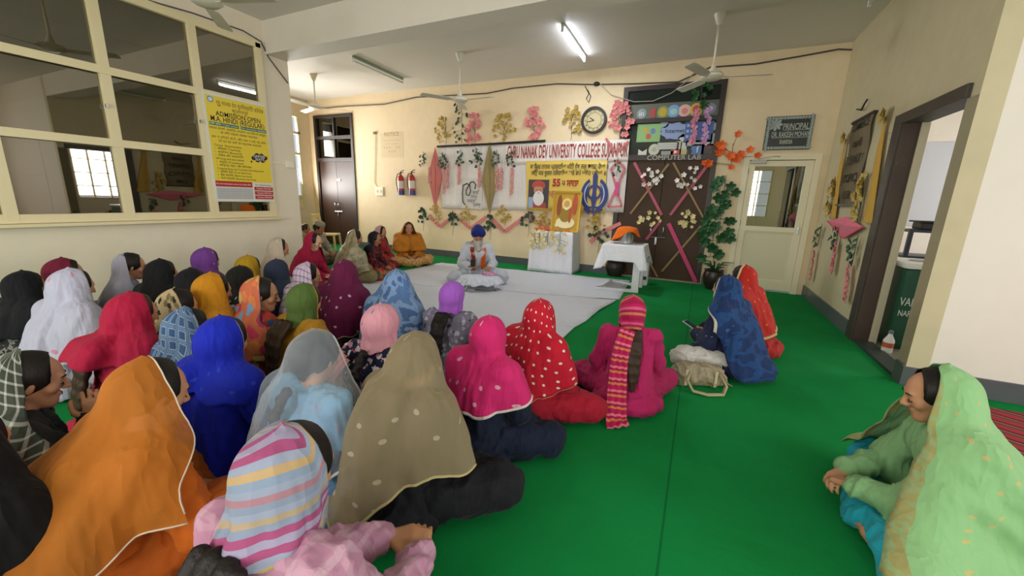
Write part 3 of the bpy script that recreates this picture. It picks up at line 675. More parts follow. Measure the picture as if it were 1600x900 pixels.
sheet('strip', [wpos(790, 227, .045), wpos(984, 217, .045), wpos(981, 252, .045), wpos(790, 257, .045)], M_SHEET2, root, 60, 5, .004, 2, freq=5)
L0, L1 = wpos(793, 238, .055), wpos(981, 236, .055)
txt = 'GURU NANAK DEV UNIVERSITY COLLEGE SUJANPUR'
o = text_mesh('lettering', txt, .36, (L0+L1)/2, (1, 0, 0), (0, 0, 1), (0, -1, 0), plain('9C2320', .5), root, .004, 'CENTER', 1, .005)
ws = max(v.co.x for v in o.data.vertices)-min(v.co.x for v in o.data.vertices); wd = L1[0]-L0[0]; cx = (L0[0]+L1[0])/2-root.location.x
mxx = (max(v.co.x for v in o.data.vertices)+min(v.co.x for v in o.data.vertices))/2
for v in o.data.vertices:
    v.co.x = cx+(v.co.x-mxx)*wd/ws; v.co.z += (v.co.x-cx)*-.0
# yellow scripture poster
YA, YB_, YC, YD = wpos(822, 252, .06), wpos(949, 250, .06), wpos(944, 334, .06), wpos(823, 328, .06)
root = empty('yellow_poster', tuple((YC+YD)/2), 'yellow poster with lines of Punjabi script, portrait and blue emblem on the banner', 'poster')
sheet('poster_sheet', [YA, YB_, YC, YD], plain('DDBE55', .45), root, 24, 8, .003, 3, freq=2)
def yt(s, x, y, size, mat, bold=0., fit=None): text_mesh('lettering', s, size, wpos(x, y, .075), (1, 0, 0), (0, 0, 1), (0, -1, 0), mat, root, .003, 'CENTER', 1., bold, fit)
yt('ਸਤਿਗੁਰ ਨਾਨਕ ਪ੍ਰਗਟਿਆ ਮਿਟੀ ਧੁੰਧ ਜਗ ਚਾਨਣ ਹੋਆ ॥', 887, 260.5, .125, plain('33302E', .6), .002, 1.62); yt('ਜਿਉਂ ਕਰ ਸੂਰਜ ਨਿਕਲਿਆ ਤਾਰੇ ਛਪੇ ਅੰਧੇਰ ਪਲੋਆ ॥', 886, 270.5, .120, plain('33302E', .6), .002, 1.55)
yt('55', 869.5, 286, .20, plain('A3201C', .5), .008, .17); yt('੫', 880.5, 286.5, .17, plain('3A3430', .5), .004, .06); yt('ਸਾਲਾ', 894.5, 286.5, .17, plain('A3201C', .5), .006, .25)
yt('ਪ੍ਰਕਾਸ਼ ਪੁਰਬ', 880, 303, .15, plain('C05A50', .5), .004, .62)
# portrait card: plain generic bearded elder in a turban
a0, a1 = wpos(826.5, 280.5, .075), wpos(856, 325.5, .075); cw, chh = a1[0]-a0[0], a0[2]-a1[2]
def card(u0, v0, u1, v1, name, mat, d): mb = MB(); mb.box((a0[0]+cw*u0, YF-.075-d, a0[2]-chh*v1), (a0[0]+cw*u1, YF-.075, a0[2]-chh*v0)); return mb.build(name, mat, root)
card(0, 0, 1, 1, 'portrait_card', plain('3E3A40', .5), .003)
def disc(u, v, ru, rv, name, mat, d):
    mb = MB(); mb.lathe((a0[0]+cw*u, YF-.075, a0[2]-chh*v), [(.999, -d), (.001, -d-.002)], 24, 'y', ru*cw, rv*chh); return mb.build(name, mat, root)
disc(.5, 1.0, .44, .26, 'portrait_shawl', plain('A14A3C', .6), .004) if False else card(.12, .80, .9, 1, 'portrait_shawl', plain('A14A3C', .6), .004)
card(.02, .62, .25, 1, 'portrait_robe', plain('93A8C4', .6), .005)
disc(.50, .20, .33, .17, 'portrait_turban', plain('B5483C', .6), .006); disc(.50, .38, .23, .17, 'portrait_face', plain('B98A6E', .6), .007)
disc(.52, .66, .27, .26, 'portrait_beard', plain('DDDAD6', .7), .009)
for u in (.42, .60): disc(u, .36, .03, .012, 'portrait_eye', M_BLACK, .010)
disc(.52, .47, .07, .012, 'portrait_mouth', plain('8A4038', .6), .0115)
# khanda emblem: double-edged sword, ring, two curved blades
c0 = wpos(928.5, 303, .078); Mb = plain('2A3578', .5); Mw = plain('B9CBE0', .5)
def emblem(polys, mat, d, name):
    mb = MB()
    for pl in polys: mb.prism(pl, .004, c0+np.array([0, -d, 0]), (1, 0, 0), (0, 0, 1), (0, -1, 0))
    return mb.build(name, mat, root)
def arc(R1, R2, a0_, a1_, sx=1., cx=0., cz=0., n=16):
    A = [math.radians(a0_+(a1_-a0_)*i/n) for i in range(n+1)]
    return [(cx+sx*R1*math.cos(a), cz+R1*math.sin(a)) for a in A]+[(cx+sx*R2*math.cos(a), cz+R2*math.sin(a)) for a in reversed(A)]
def crescent(s, R1, w, cx, cz, a0_, a1_, n=18):
    out = []; inn = []
    for i in range(n+1):
        t = i/n; a = math.radians(a0_+(a1_-a0_)*t); ww = w*math.sin(PI*min(1, max(0.0, t*.9+.1)))**.7
        out.append((s*(cx+R1*math.cos(a)), cz+R1*1.18*math.sin(a))); inn.append((s*(cx+(R1-ww)*math.cos(a)), cz+(R1-ww)*1.18*math.sin(a)))
    return out+inn[::-1]
for s in (-1, 1):
    emblem([crescent(s, .29, .13, -.02, -.02, 62, -82)], Mb, .0, 'emblem_blade'); emblem([crescent(s, .225, .022, -.02, -.01, 60, -75)], Mw, .004, 'emblem_line')
emblem([arc(.15, .105, 0, 358, 1.0, 0, .03)], Mb, .003, 'emblem_ring')
emblem([[(0, .42), (.05, .34), (.035, .05), (.055, -.12), (0, -.36), (-.055, -.12), (-.035, .05), (-.05, .34)]], Mb, .006, 'emblem_sword')
emblem([[(-.10, -.24), (.10, -.24), (.10, -.28), (-.10, -.28)], [(-.02, -.28), (.02, -.28), (.03, -.42), (-.03, -.42)], [(-.20, -.30), (-.14, -.26), (-.05, -.36), (-.09, -.40)], [(.20, -.30), (.14, -.26), (.05, -.36), (.09, -.40)]], Mb, .009, 'emblem_hilt')
# white card with the one-syllable sign
q0, q1 = wpos(721, 279, .05), wpos(753, 327, .05)
root = empty('calligraphy_card', ((q0[0]+q1[0])/2, YF-.05, q1[2]), 'white square card with large black brush calligraphy on the banner', 'card')
mb = MB(); mb.box((q0[0], YF-.055, q1[2]), (q1[0], YF-.045, q0[2])); mb.build('card', plain('CBC7C2', .5), root)
w_, h_ = q1[0]-q0[0], q0[2]-q1[2]; mb = MB()
def cp(u, v): return (q0[0]+w_*u, YF-.06, q0[2]-h_*v)
mb.tube([cp(.12, .22), cp(.28, .16), cp(.42, .22), cp(.46, .42), (cp(.38, .56)), cp(.26, .54), cp(.24, .38), cp(.34, .26), cp(.46, .12), cp(.6, .10), cp(.7, .2), cp(.66, .34)], .013, 6)
mb.tube([cp(.10, .20), cp(.06, .5), cp(.09, .78), cp(.2, .88)], .013, 6); mb.build('brush_stroke', M_BLACK, root)
for k, (s, u, v) in enumerate((('ਸਤਿ', .7, .46), ('ਨਾਮੁ', .62, .6), ('ਕਰਤਾ', .5, .74), ('ਪੁਰਖੁ', .75, .86))): text_mesh('lettering', s, .11, cp(u, v), (1, 0, 0), (0, 0, 1), (0, -1, 0), plain('4A4A4C', .6), root)
# net spindles
def spindle(name, x, ytop, ymid, ybot, hw, mat, mat2, label):
    T, Mi, B = wpos(x, ytop, .05), wpos(x, ymid, .05), wpos(x, ybot, .05); sc = hw
    root = empty(name, tuple(B), label, 'net decoration'); mb = MB(); V = []; F = []; n = 13; m = 16
    for lay in (0, 1):
        for j in range(m+1):
            v = j/m; z = T[2]*(1-v)+B[2]*v; xc = T[0]*(1-v)+B[0]*v; vm = (T[2]-Mi[2])/(T[2]-B[2]); w = sc*(v/vm if v < vm else (1-v)/(1-vm))+.008
            for i in range(n+1):
                u = i/n*2-1; V.append((xc+u*w, YF-.05-lay*.004-.018*math.sin(i*2.4)*min(1, w/.1), z))
    s = (n+1)*(m+1)
    for j in range(m):
        for i in range(n): q = j*(n+1)+i; F.append((q, q+1, q+n+2, q+n+1)); F.append((s+q, s+q+n+1, s+q+n+2, s+q+1))
    mb.add(V, F); mb.build('net', mat, root, True)
    e = MB()
    for s_ in (-1, 0, 1): e.tube([T, (Mi[0]+s_*sc, YF-.075, Mi[2]), B], .007, 5)
    e.build('net_edge', mat2, root)
M_PNET = fabric('plain', ['E58E88'], alpha=.72, src='Object'); M_GNET = fabric('plain', ['B7A571'], alpha=.6, src='Object')
spindle('pink_net_spindle', 680, 231, 276, 326, .19, M_PNET, plain('CF6A66', .6), 'pink net diamond hanging at the left end of the white banner')
spindle('gold_net_spindle', 765, 222, 282, 334, .19, M_GNET, plain('94824C', .6), 'translucent gold net diamond hanging on the middle of the white banner')
# leaf-and-fringe strings hanging over the banner
fx = [(662, 240, 0), (691, 240, 0), (696, 243, 300), (720, 237, 290), (743, 233, 0), (750, 240, 296), (777, 238, 300), (800, 238, 303)]
for i, (x, y, yb) in enumerate(fx):
    spray('leaf_string', wpos(x, y, .05 if i else .01), .20, .30, M_LEAF, 11, 'small dark green leaf string hanging from the rod in front of the white banner', 'green leaf strings on the white banner', .038, shape='vine', seed=40+i, cat='leaf string', lobes=2, off=.02)
for i, (x, yt_, yb) in enumerate(((672, 262, 288), (694, 262, 302), (700, 258, 294), (718, 256, 288), (750, 262, 292), (777, 262, 298), (784, 264, 296), (801, 262, 304))):
    rnd = random.Random(i); T = wpos(x, yt_, .05); B = wpos(x, yb, .05); mb = MB(); nn = 26
    for k in range(nn):
        z = T[2]+(B[2]-T[2])*(k+.5)/nn
        for q in range(3): leaf(mb, (T[0]+rnd.uniform(-.03, .03), YF-.06, z+rnd.uniform(-.02, .02)), .022, rnd.uniform(0, 6), np.array([0, -1., 0]), np.array([1., 0, 0]), np.array([0, 0, 1.]), 3, .3, rnd)
    mb.tube([T+[0, 0, .2], B], .004, 4)
    tag(mb.build('pink_fringe', plain('DDA09A', .7)), 'thin pink blossom fringe hanging below a leaf string on the banner', 'fringe', 'pink fringes on the white banner')
# thin vine from the fan height
spray('green_vine', wpos(722, 160, .02), .34, .85, M_LEAF, 24, 'dark green vine hanging on the far wall below the middle ceiling fan', None, .045, shape='vine', seed=60, cat='vine', lobes=2)
# zigzag of folded pink ribbon under the banner
c3 = lambda x, y: (640+x/3.214, 160+y/3.214)
for i, pts in enumerate((((100, 565), (150, 622), (230, 560)), ((258, 585), (305, 632), (385, 572)), ((400, 565), (475, 648), (592, 562)), ((592, 562), (650, 612), (700, 625)), ((905, 700), (960, 650), (1060, 605)))):
    P = [wpos(*c3(*p), .03) for p in pts]; mb = MB(); up = (0, -1, 0)
    for A, B in zip(P[:-1], P[1:]):
        mb.bar(A, B, .055, .01, up); d = (B-A)/np.linalg.norm(B-A); pz = np.array([d[2], 0, -d[0]])
        mb.bar(A+pz*.05+[0, -.01, 0], B+pz*.03+[0, -.01, 0], .02, .008, up)
    tag(mb.build('pink_ribbon', plain('D98480', .6)), ('folded pink ribbon V on the far wall under the banner', 'folded pink ribbon V under the banner', '', '', '')[0] if i < 4 else 'pink ribbon slanting up between the altar and the brown door', 'ribbon', 'folded pink ribbons under the banner' if i < 4 else None)
G2 = 'gold leaf sprays under the banner'
for i, (x, y) in enumerate(((135, 600), (298, 600), (478, 605), (680, 640), (930, 650))):
    spray('gold_spray', wpos(*c3(x, y), .05), .42, .38, M_GOLD, 20, ('gold leaf spray inside a pink ribbon V under the banner' if i < 3 else ('gold leaf spray just left of the framed golden picture', 'gold leaf spray between the altar and the steel pot')[i-3]), G2 if i < 3 else None, .05, seed=70+i)
for i, (x, y) in enumerate(((70, 600), (218, 620), (405, 640), (598, 625), (950, 700))):
    spray('green_spray', wpos(*c3(x, y), .04), .40, .32, M_LEAF, 16, ('dark green leaf sprig low on the far wall, between the pink ribbon Vs' if i < 4 else 'dark green leaf sprig on the wall right of the altar'), 'dark green sprigs under the banner' if i < 4 else None, .055, seed=80+i, stem_to=.22)
# hourglass of pink ribbon right of the poster
root = empty('ribbon_hourglass', tuple(wpos(*c3(1030, 525), .05)), 'pink ribbon hourglass shape pinned right of the yellow poster', 'ribbon')
def rib(pts, w, mat, nm, d=.07):
    mb = MB(); P = [wpos(*c3(*p), d) for p in pts]
    for A, B in zip(P[:-1], P[1:]): mb.bar(A, B, w, .008, (0, -1, 0))
    mb.build(nm, mat, root)
rib([(985, 180), (1030, 245)], .04, plain('C9676B', .6), 'ribbon_end'); rib([(1100, 195), (1050, 245)], .04, plain('C9676B', .6), 'ribbon_end')
rib([(1045, 290), (1082, 330), (995, 525), (1065, 522), (1010, 335), (1045, 290)], .035, plain('CE6F72', .6), 'ribbon_outline'); rib([(1045, 400), (1036, 470)], .07, plain('D24B8C', .6), 'ribbon_knot', .09)
spray('leaf_string', wpos(*c3(1048, 290), .08), .14, .3, M_LEAF, 8, 'small green leaf string over the pink ribbon hourglass', None, .03, shape='vine', seed=91, cat='leaf string', lobes=2)

# ------------------------------------------------------------------ decorations on the brown double door
c4 = lambda x, y: (900+x/2.5, 100+y/2.5)
for i, (A, B, w, m, lb) in enumerate((((228, 385), (335, 590), .05, 'B8556A', 'upper left'), ((525, 380), (368, 590), .05, 'B8556A', 'upper right'), ((330, 615), (275, 685), .05, 'A64C66', 'lower left'), ((362, 622), (468, 850), .07, 'C43F6E', 'lower right'))):
    P, Q = wpos(*c4(*A), .01), wpos(*c4(*B), .01); P[1] = Q[1] = YF-.06 if i > 1 else YF-.025; mb = MB(); mb.bar(P, Q, w, .008, (0, -1, 0)); tag(mb.build('pink_ribbon', plain(m, .6)), f'pink ribbon strip crossing the brown double door, {lb} arm', 'ribbon')
for i, (pts, lb) in enumerate((([(362, 390), (212, 585)], 'upper left slanting'), ([(380, 385), (500, 605)], 'upper right slanting'), ([(488, 632), (335, 810)], 'lower right slanting'), ([(285, 770), (318, 832)], 'short, behind the white table'))):
    mb = MB(); P = [wpos(*c4(*p), .04) for p in pts]; mb.bar(P[0], P[1], .035, .008, (0, -1, 0)); tag(mb.build('gold_ribbon', plain('8F7440', .5)), f'gold ribbon strip on the brown double door, {lb}', 'ribbon')
for i, (x, y, w, h, m, lb, n) in enumerate(((290, 485, .5, .34, M_PETAL, 'white, upper left', 14), (440, 500, .5, .45, M_PETAL, 'white, upper right', 14), (285, 640, .5, .30, M_CREAMF, 'cream yellow, left of the bolt', 12), (430, 645, .40, .32, M_CREAMF, 'cream yellow, right of the bolt', 16))):
    spray('blossom_spray', wpos(*c4(x, y), .02), w, h, m, n, f'blossom spray taped on the brown double door, {lb}', None, .05, seed=100+i)
spray('orange_leaf_spray', wpos(*c4(600, 400), .02), .85, .62, M_ORANGE, 15, 'bright orange maple leaf spray between brown double door and office door', None, .085, seed=110, pts=[(-.45, .05), (-.4, .1), (-.25, .35), (-.2, .5), (0, .85), (.02, .3), (-.12, .42), (.1, .2), (.25, .25), (.38, .3), (.0, .0), (-.2, .6), (.1, .32), (.3, .4)])
for i, (x, y, h, n) in enumerate(((566, 455, 1.0, 22), (585, 445, 1.45, 30), (545, 600, .7, 14))):
    spray('ivy_garland', wpos(*c4(x, y), .03), .42, h, M_LEAFB, int(n*.5), 'green ivy garland hanging on the wall between brown and office doors', 'ivy garlands beside the office door', .11, shape='vine', seed=120+i, cat='ivy garland')
# flower strings in front of the transom
for i, (x, y, h) in enumerate(((470, 180, .55), (520, 165, .62))):
    P = wpos(*c4(x, y), .10); rnd = random.Random(i); mb = MB()
    for k in range(30):
        leaf(mb, (P[0]+rnd.uniform(-.04, .04), YF-.11, P[2]-h*k/30), .035, rnd.uniform(0, 6), np.array([0, -1., 0]), np.array([1., 0, 0]), np.array([0, 0, 1.]), 4, .3, rnd)
    tag(mb.build('flower_string', plain(('D58AA0', 'C79BC4')[i], .6, var=.3)), ('pink flower string hanging before the transom of the brown door, left one', 'pale lilac flower string hanging before the transom of the brown door, right one')[i], 'flower string')
spray('green_vine', wpos(*c4(495, 70), .08), .28, .42, M_LEAFB, 14, 'bright green leaf sprig hanging before the top transom of the brown door', None, .06, shape='vine', seed=130, cat='vine')
# paper cut-outs on the transom panes
c7 = lambda x, y: (980+x/6.925, 140+y/6.925)
def cut(name, x, y, rx, rz, mat, label, poly=None, round_=True, txt=None, tsz=.08, tm=None):
    p = yp(*c7(x, y), YF+.012)
    root = empty(name, (p[0], YF+.012, p[2]-rz), label, 'paper cut-out'); mb = MB()
    if poly: mb.prism([(rx*u, rz*v) for u, v in poly], .004, p, (1, 0, 0), (0, 0, 1), (0, -1, 0))
    elif round_: mb.lathe((p[0], YF+.012, p[2]), [(1, 0), (1, -.004), (.001, -.005)], 22, 'y', rx, rz)
    else: mb.box((p[0]-rx, YF+.008, p[2]-rz), (p[0]+rx, YF+.012, p[2]+rz))
    mb.build('paper', mat, root)
    if txt: text_mesh('lettering', txt, tsz, (p[0], YF+.004, p[2]), (1, 0, 0), (0, 0, 1), (0, -1, 0), tm or M_INK, root, .002)
    return root, p
def sub(root, p, dx, dz, rx, rz, mat, nm='print'):
    mb = MB(); mb.lathe((p[0]+dx, YF+.006, p[2]+dz), [(1, 0), (1, -.002), (.001, -.003)], 18, 'y', rx, rz); mb.build(nm, mat, root)
r, p = cut('round_sticker', 158, 262, .085, .085, plain('8E9AA0', .5), 'grey round paper with white arch, first in the transom row', txt='in', tsz=.13, tm=M_WHITE)
cut('round_sticker', 278, 252, .05, .08, plain('A84440', .5), 'small red paper square, second in the transom row', None, False)
r, p = cut('round_sticker', 388, 243, .10, .10, plain('7E9E50', .5), 'green and yellow round paper, third in the transom row'); sub(r, p, 0, 0, .065, .07, plain('C9A02E', .5)); sub(r, p, 0, 0, .03, .03, plain('8A5A20', .5))
r, p = cut('round_sticker', 503, 233, .105, .105, plain('7AA6DC', .5), 'blue round paper, fourth in the transom row'); sub(r, p, 0, -.01, .06, .05, plain('9FCBB4', .5))
r, p = cut('round_sticker', 622, 226, .105, .10, plain('E0B4AC', .5), 'pale pink round paper, fifth in the transom row'); sub(r, p, 0, -.01, .05, .05, plain('D8807A', .5))
r, p = cut('round_sticker', 748, 218, .105, .11, plain('C9B23C', .5), 'yellow round paper with red centre, sixth in the transom row'); sub(r, p, 0, .01, .06, .06, plain('C4484A', .5))
r, p = cut('round_sticker', 893, 205, .10, .09, plain('8E93B4', .5), 'bluish round paper, last in the transom row'); sub(r, p, 0, .0, .05, .04, M_WHITE)
r, p = cut('green_drawing', 233, 470, .205, .155, plain('8CB878', .5), 'green paper drawing with coloured blots, left in the transom pane', None, False)
for (dx, dz, m) in ((-.06, .05, 'C9A850'), (.07, .03, '6F86B8'), (.0, -.06, 'C4624A')): sub(r, p, dx, dz, .045, .05, plain(m, .6))
CL = [(math.cos(t*PI/12)*(1+.10*math.cos(t*PI/12*9)), math.sin(t*PI/12)*(1+.10*math.cos(t*PI/12*9))) for t in range(24)]
cut('cloud_cutout', 515, 448, .24, .14, plain('8CA0CC', .5), 'large pale blue paper cloud with handwriting in the transom pane', CL, txt='Internet', tsz=.10)
cut('cloud_cutout', 400, 380, .075, .055, plain('98AEB8', .5), 'small pale blue paper cloud above the large one', CL)
cut('white_cutout', 600, 520, .08, .07, plain('C3C4C0', .5), 'white paper diamond below the blue cloud', [(0, 1), (1, 0), (0, -1), (-1, 0)])
r, p = cut('blue_screen_print', 775, 458, .225, .17, plain('3E5E9E', .4), 'blue printed computer screen sheet, right in the transom pane', None, False)
for k in range(6): 
    mb = MB(); x_ = p[0]-.18+.07*(k % 2); z_ = p[2]+.11-.09*(k//2); mb.box((x_-.022, YF+.003, z_-.022), (x_+.022, YF+.006, z_+.022)); mb.build('icon', plain('9DB2D0', .5), r)
r, p = cut('mail_cutout', 165, 668, .075, .065, plain('CFCBC2', .5), 'white paper envelope, bottom left of the transom pane', [(-1, .6), (0, -.1), (1, .6), (1, -1), (-1, -1)])
r, p = cut('round_disc_paper', 290, 650, .095, .10, plain('C5C4B4', .5), 'pale round paper disc beside the white envelope'); sub(r, p, 0, 0, .04, .04, plain('A9B098', .5))
r, p = cut('keyboard_cutout', 440, 610, .18, .06, plain('A9ABA8', .5), 'grey paper keyboard below the blue cloud', None, False)
for k in range(3): mb = MB(); z_ = p[2]-.035+.035*k; mb.box((p[0]-.16, YF+.005, z_-.010), (p[0]+.16, YF+.008, z_+.010)); mb.build('key_row', plain('C9CBC6', .5), r)
cut('white_cutout', 560, 605, .045, .07, plain('B9BAB2', .5), 'small white paper tower right of the paper keyboard', None, False); cut('white_cutout', 612, 608, .05, .065, plain('C2C3BC', .5), 'white paper square between tower and blue prints', None, False)
cut('red_cutout', 525, 678, .085, .05, plain('B84A48', .5), 'red paper play button below the paper keyboard', None, False, '▶', .07, M_WHITE); cut('grey_cutout', 430, 690, .10, .04, plain('9A9C98', .5), 'grey paper strip left of the red play button', None, False)
cut('yellow_cutout', 605, 678, .06, .045, plain('B8AE78', .5), 'yellow paper strip right of the red play button', None, False)
cut('black_round_cutout', 675, 672, .05, .06, plain('2B2D30', .5), 'black round paper beside the blue letter print'); cut('blue_letter_print', 760, 650, .10, .09, plain('5B78B4', .5), 'blue square print with a white letter, lower right of transom', None, False, 'f', .16, M_WHITE)
cut('dark_letter_print', 880, 645, .11, .085, plain('4A3F3E', .5), 'dark print with a red blot, bottom right corner of transom', None, False, '*', .2, plain('A84444', .5)); cut('white_cutout', 770, 578, .20, .045, plain('B9BDB4', .5), 'white paper strip under the blue screen print', None, False)
cut('white_cutout', 945, 400, .05, .06, plain('9FA2A0', .5), 'grey paper blot at the top right corner of the transom pane', CL); cut('white_cutout', 925, 540, .035, .10, plain('A8ADA8', .5), 'upright white paper slip at the right edge of the transom pane', None, False)
text_mesh('lettering', 'COMPUTER LAB', .12, yp(*c7(500, 737), YF-.032), (1, 0, 0), (0, 0, 1), (0, -1, 0), plain('B4B0A6', .6), d2, fit=.9)

# ------------------------------------------------------------------ name board above the office door
A, B, Cc, D = (yp(x, y, YF-.03) for x, y in ((1198, 182), (1274, 180), (1265, 233), (1193, 235)))
xa, xb, za, zb = (A[0]+D[0])/2, (B[0]+Cc[0])/2, (Cc[2]+D[2])/2, (A[2]+B[2])/2
root = empty('name_board', ((xa+xb)/2, YF, za), 'black chalkboard name board with white lettering above the office door', 'sign')
mb = MB(); mb.box((xa, YF-.03, za), (xb, YF, zb), .004); mb.build('board', plain('1E2422', .4), root)
def sg(s, u, v, sz, fw): text_mesh('lettering', s, sz, (xa+(xb-xa)*u, YF-.032, za+(zb-za)*v), (1, 0, 0), (0, 0, 1), (0, -1, 0), plain('B9BFB8', .6), root, .002, 'CENTER', 1., .001, (xb-xa)*fw)
sg('PRINCIPAL', .64, .68, .13, .54); sg('DR. RAKESH MOHAN', .55, .45, .115, .80); sg('SHARMA', .48, .24, .08, .28)
for (v, u0, u1) in ((.58, .38, .92), (.355, .16, .95), (.18, .36, .62)):
    mb = MB(); mb.box((xa+(xb-xa)*u0, YF-.033, za+(zb-za)*v), (xa+(xb-xa)*u1, YF-.03, za+(zb-za)*v+.008)); mb.build('underline', plain('9AA29A', .6), root)
mb = MB(); rnd = random.Random(5)
for k in range(64):
    t = k/64*4; s = int(t); u = t-s
    c = [(xa+(xb-xa)*u, zb-.03), (xb-.03, zb-(zb-za)*u), (xb-(xb-xa)*u, za+.03), (xa+.03, za+(zb-za)*u)][s]
    leaf(mb, (c[0], YF-.032, c[1]), .026, rnd.uniform(0, 6), np.array([0, -1., 0]), np.array([1., 0, 0]), np.array([0, 0, 1.]), 4, .1)
leaf(mb, (xa+.12, YF-.034, zb-.13), .10, 0, np.array([0, -1., 0]), np.array([1., 0, 0]), np.array([0, 0, 1.]), 8, .1)
mb.build('chalk_border', plain('9FAAA6', .7), root)

# ------------------------------------------------------------------ right wall: paper scroll, gold ribbons, pink net, fringes
c5 = lambda x, y: (1080+x/2.1425, 140+y/2.1425)
def rw(x, y, d=0.): return xp(*c5(x, y), XR-d)
root = empty('paper_scroll', tuple(rw(540, 390)), 'long brown newspaper scroll with dark hand lettering on the right wall', 'poster')
TL, TR, BR, BL = rw(548, 112), rw(620, 72), rw(560, 390), rw(497, 392)
yA, yB2 = (TL[1]+BL[1])/2, (TR[1]+BR[1])/2; zT, zB = (TL[2]+TR[2])/2, (BL[2]+BR[2])/2
V = []; F = []; n = 30
for lay in (0, 1):
    for j in range(n+1):
        v = j/n; z = zT+(zB-zT)*v
        for y in (yA, yB2): V.append((XR-.02-lay*.006-.012*math.sin(v*11), y+.012*math.sin(v*17), z))
for j in range(n): q = 2*j; F.append((q, q+1, q+3, q+2)); s = 2*(n+1); F.append((s+q, s+q+2, s+q+3, s+q+1)); F.append((q, q+2, s+q+2, s+q)); F.append((q+1, s+q+1, s+q+3, q+3))
mesh_obj('scroll_paper', V, F, plain('6E6248', .7, var=.2), root, True)
mb = MB(); mb.box((XR-.045, min(yA, yB2)-.02, zT-.03), (XR-.005, max(yA, yB2)+.02, zT+.0)); mb.box((XR-.045, min(yA, yB2)-.02, zB), (XR-.005, max(yA, yB2)+.02, zB+.03)); mb.build('scroll_end', M_BLACK, root)
for k, (s, v, sz) in enumerate((('COMMERCE', .09, .14), ('and', .28, .13), ('DEPART', .47, .15), ('(TOPIC)', .68, .15), ('LIB', .87, .13))):
    text_mesh('lettering', s, sz, (XR-.042, (yA+yB2)/2, zT+(zB-zT)*v), (0, -1, 0), (0, 0, 1), (-1, 0, 0), plain('2E281E', .7), root, .002, 'CENTER', .9, .003, abs(yB2-yA)*(.8, .4, .75, .8, .4)[k])
def goldrib(A, Bt, w0, w1, label):
    a_, b_ = rw(*A, .03), rw(*Bt, .03); mb = MB(); V = []; F = []; n = 12
    for lay in (0, 1):
        for j in range(n+1):
            v = j/n; p = a_*(1-v)+b_*v; w = w0+(w1-w0)*v
            for i, u in enumerate((-1, -.33, .33, 1)): V.append((p[0]-lay*.004-(.02 if i in (1, 2) else 0)*min(1, v*3), p[1]+u*w, p[2]))
    s = 4*(n+1)
    for j in range(n):
        for i in range(3): q = 4*j+i; F.append((q, q+1, q+5, q+4)); F.append((s+q, s+q+4, s+q+5, s+q+1))
    root = empty('gold_net_ribbon', tuple(b_), label, 'ribbon'); mesh_obj('ribbon', V, F, fabric('plain', ['C39A45'], alpha=.85, src='Object'), root, True)
    mb = MB(); rnd = random.Random(3)
    for k in range(7): leaf(mb, (a_[0]-.02, a_[1]+rnd.uniform(-.05, .05), a_[2]+rnd.uniform(-.03, .06)), .05, rnd.uniform(0, 6), np.array([-1., 0, 0]), np.array([0, -1., 0]), np.array([0, 0, 1.]), 5, .3, rnd)
    mb.build('bow', M_GOLD, root)
goldrib((518, 165), (475, 430), .02, .12, 'gold net ribbon hanging on the right wall, left of the brown scroll')
goldrib((652, 90), (590, 445), .03, .14, 'gold net ribbon hanging on the right wall, between scroll and doorway')
XA = dict(an=(-1, 0, 0), ax=(0, -1, 0))
spray('gold_spray', rw(470, 420), .42, .50, M_GOLD, 26, 'gold leaf spray on the right wall beside the far room corner', None, .06, seed=140, **XA)
spray('gold_spray', rw(560, 445), .36, .55, M_GOLD, 30, 'gold leaf spray on the right wall under the brown scroll', None, .06, seed=141, **XA)
root = empty('pink_net_bow', tuple(rw(510, 490)), 'pink net bow pinned under the brown scroll on the right wall', 'net decoration')
mb = MB(); P = [rw(455, 440, .04), rw(520, 425, .06), rw(575, 460, .04), rw(510, 498, .05), rw(515, 455, .10)]
mb.add(P+[p+np.array([.004, 0, 0]) for p in P], [(0, 1, 4), (1, 2, 4), (2, 3, 4), (3, 0, 4), (5, 9, 6), (6, 9, 7), (7, 9, 8), (8, 9, 5)]); mb.build('net', fabric('plain', ['E0788C'], alpha=.85, src='Object'), root)
mb = MB(); mb.tube([rw(455, 440, .05), rw(510, 498, .05), rw(575, 460, .05)], .008, 5); mb.build('net_edge', plain('CC4C74', .6), root)
for i, (x, y, yb, lb) in enumerate(((440, 460, 540, 'nearest the corner'), (500, 460, 520, 'below the pink bow'), (562, 500, 590, 'nearest the doorway'))):
    spray('leaf_string', rw(x, y, .02), .22, .30, M_LEAF, 12, f'dark green leaf string on the right wall, {lb}', None, .045, shape='vine', seed=150+i, cat='leaf string', lobes=2, **XA)
for i, (x, y, yb, lb) in enumerate(((412, 540, 640, 'nearest the corner'), (485, 510, 615, 'below the pink bow'), (530, 590, 710, 'nearest the doorway'))):
    T, B = rw(x+8, y, .03), rw(x-8, yb, .03); rnd = random.Random(i); mb = MB()
    for k in range(80):
        leaf(mb, (XR-.05, T[1]+(B[1]-T[1])*k/80+rnd.uniform(-.055, .055), T[2]+(B[2]-T[2])*k/80), .024, rnd.uniform(0, 6), np.array([-1., 0, 0]), np.array([0, -1., 0]), np.array([0, 0, 1.]), 3, .3, rnd)
    tag(mb.build('pink_fringe', plain('D98A8E', .7)), f'pink blossom fringe hanging low on the right wall, {lb}', 'fringe')
root = empty('wall_hook', tuple(rw(575, 60)), 'small broken dark hook fixed high on the right wall above the scroll', 'hook')
mb = MB(); mb.tube([rw(555, 66, .02), rw(570, 68, .04), rw(580, 48, .05), rw(590, 32, .03)], .010, 6); mb.build('hook', M_BLACK, root)
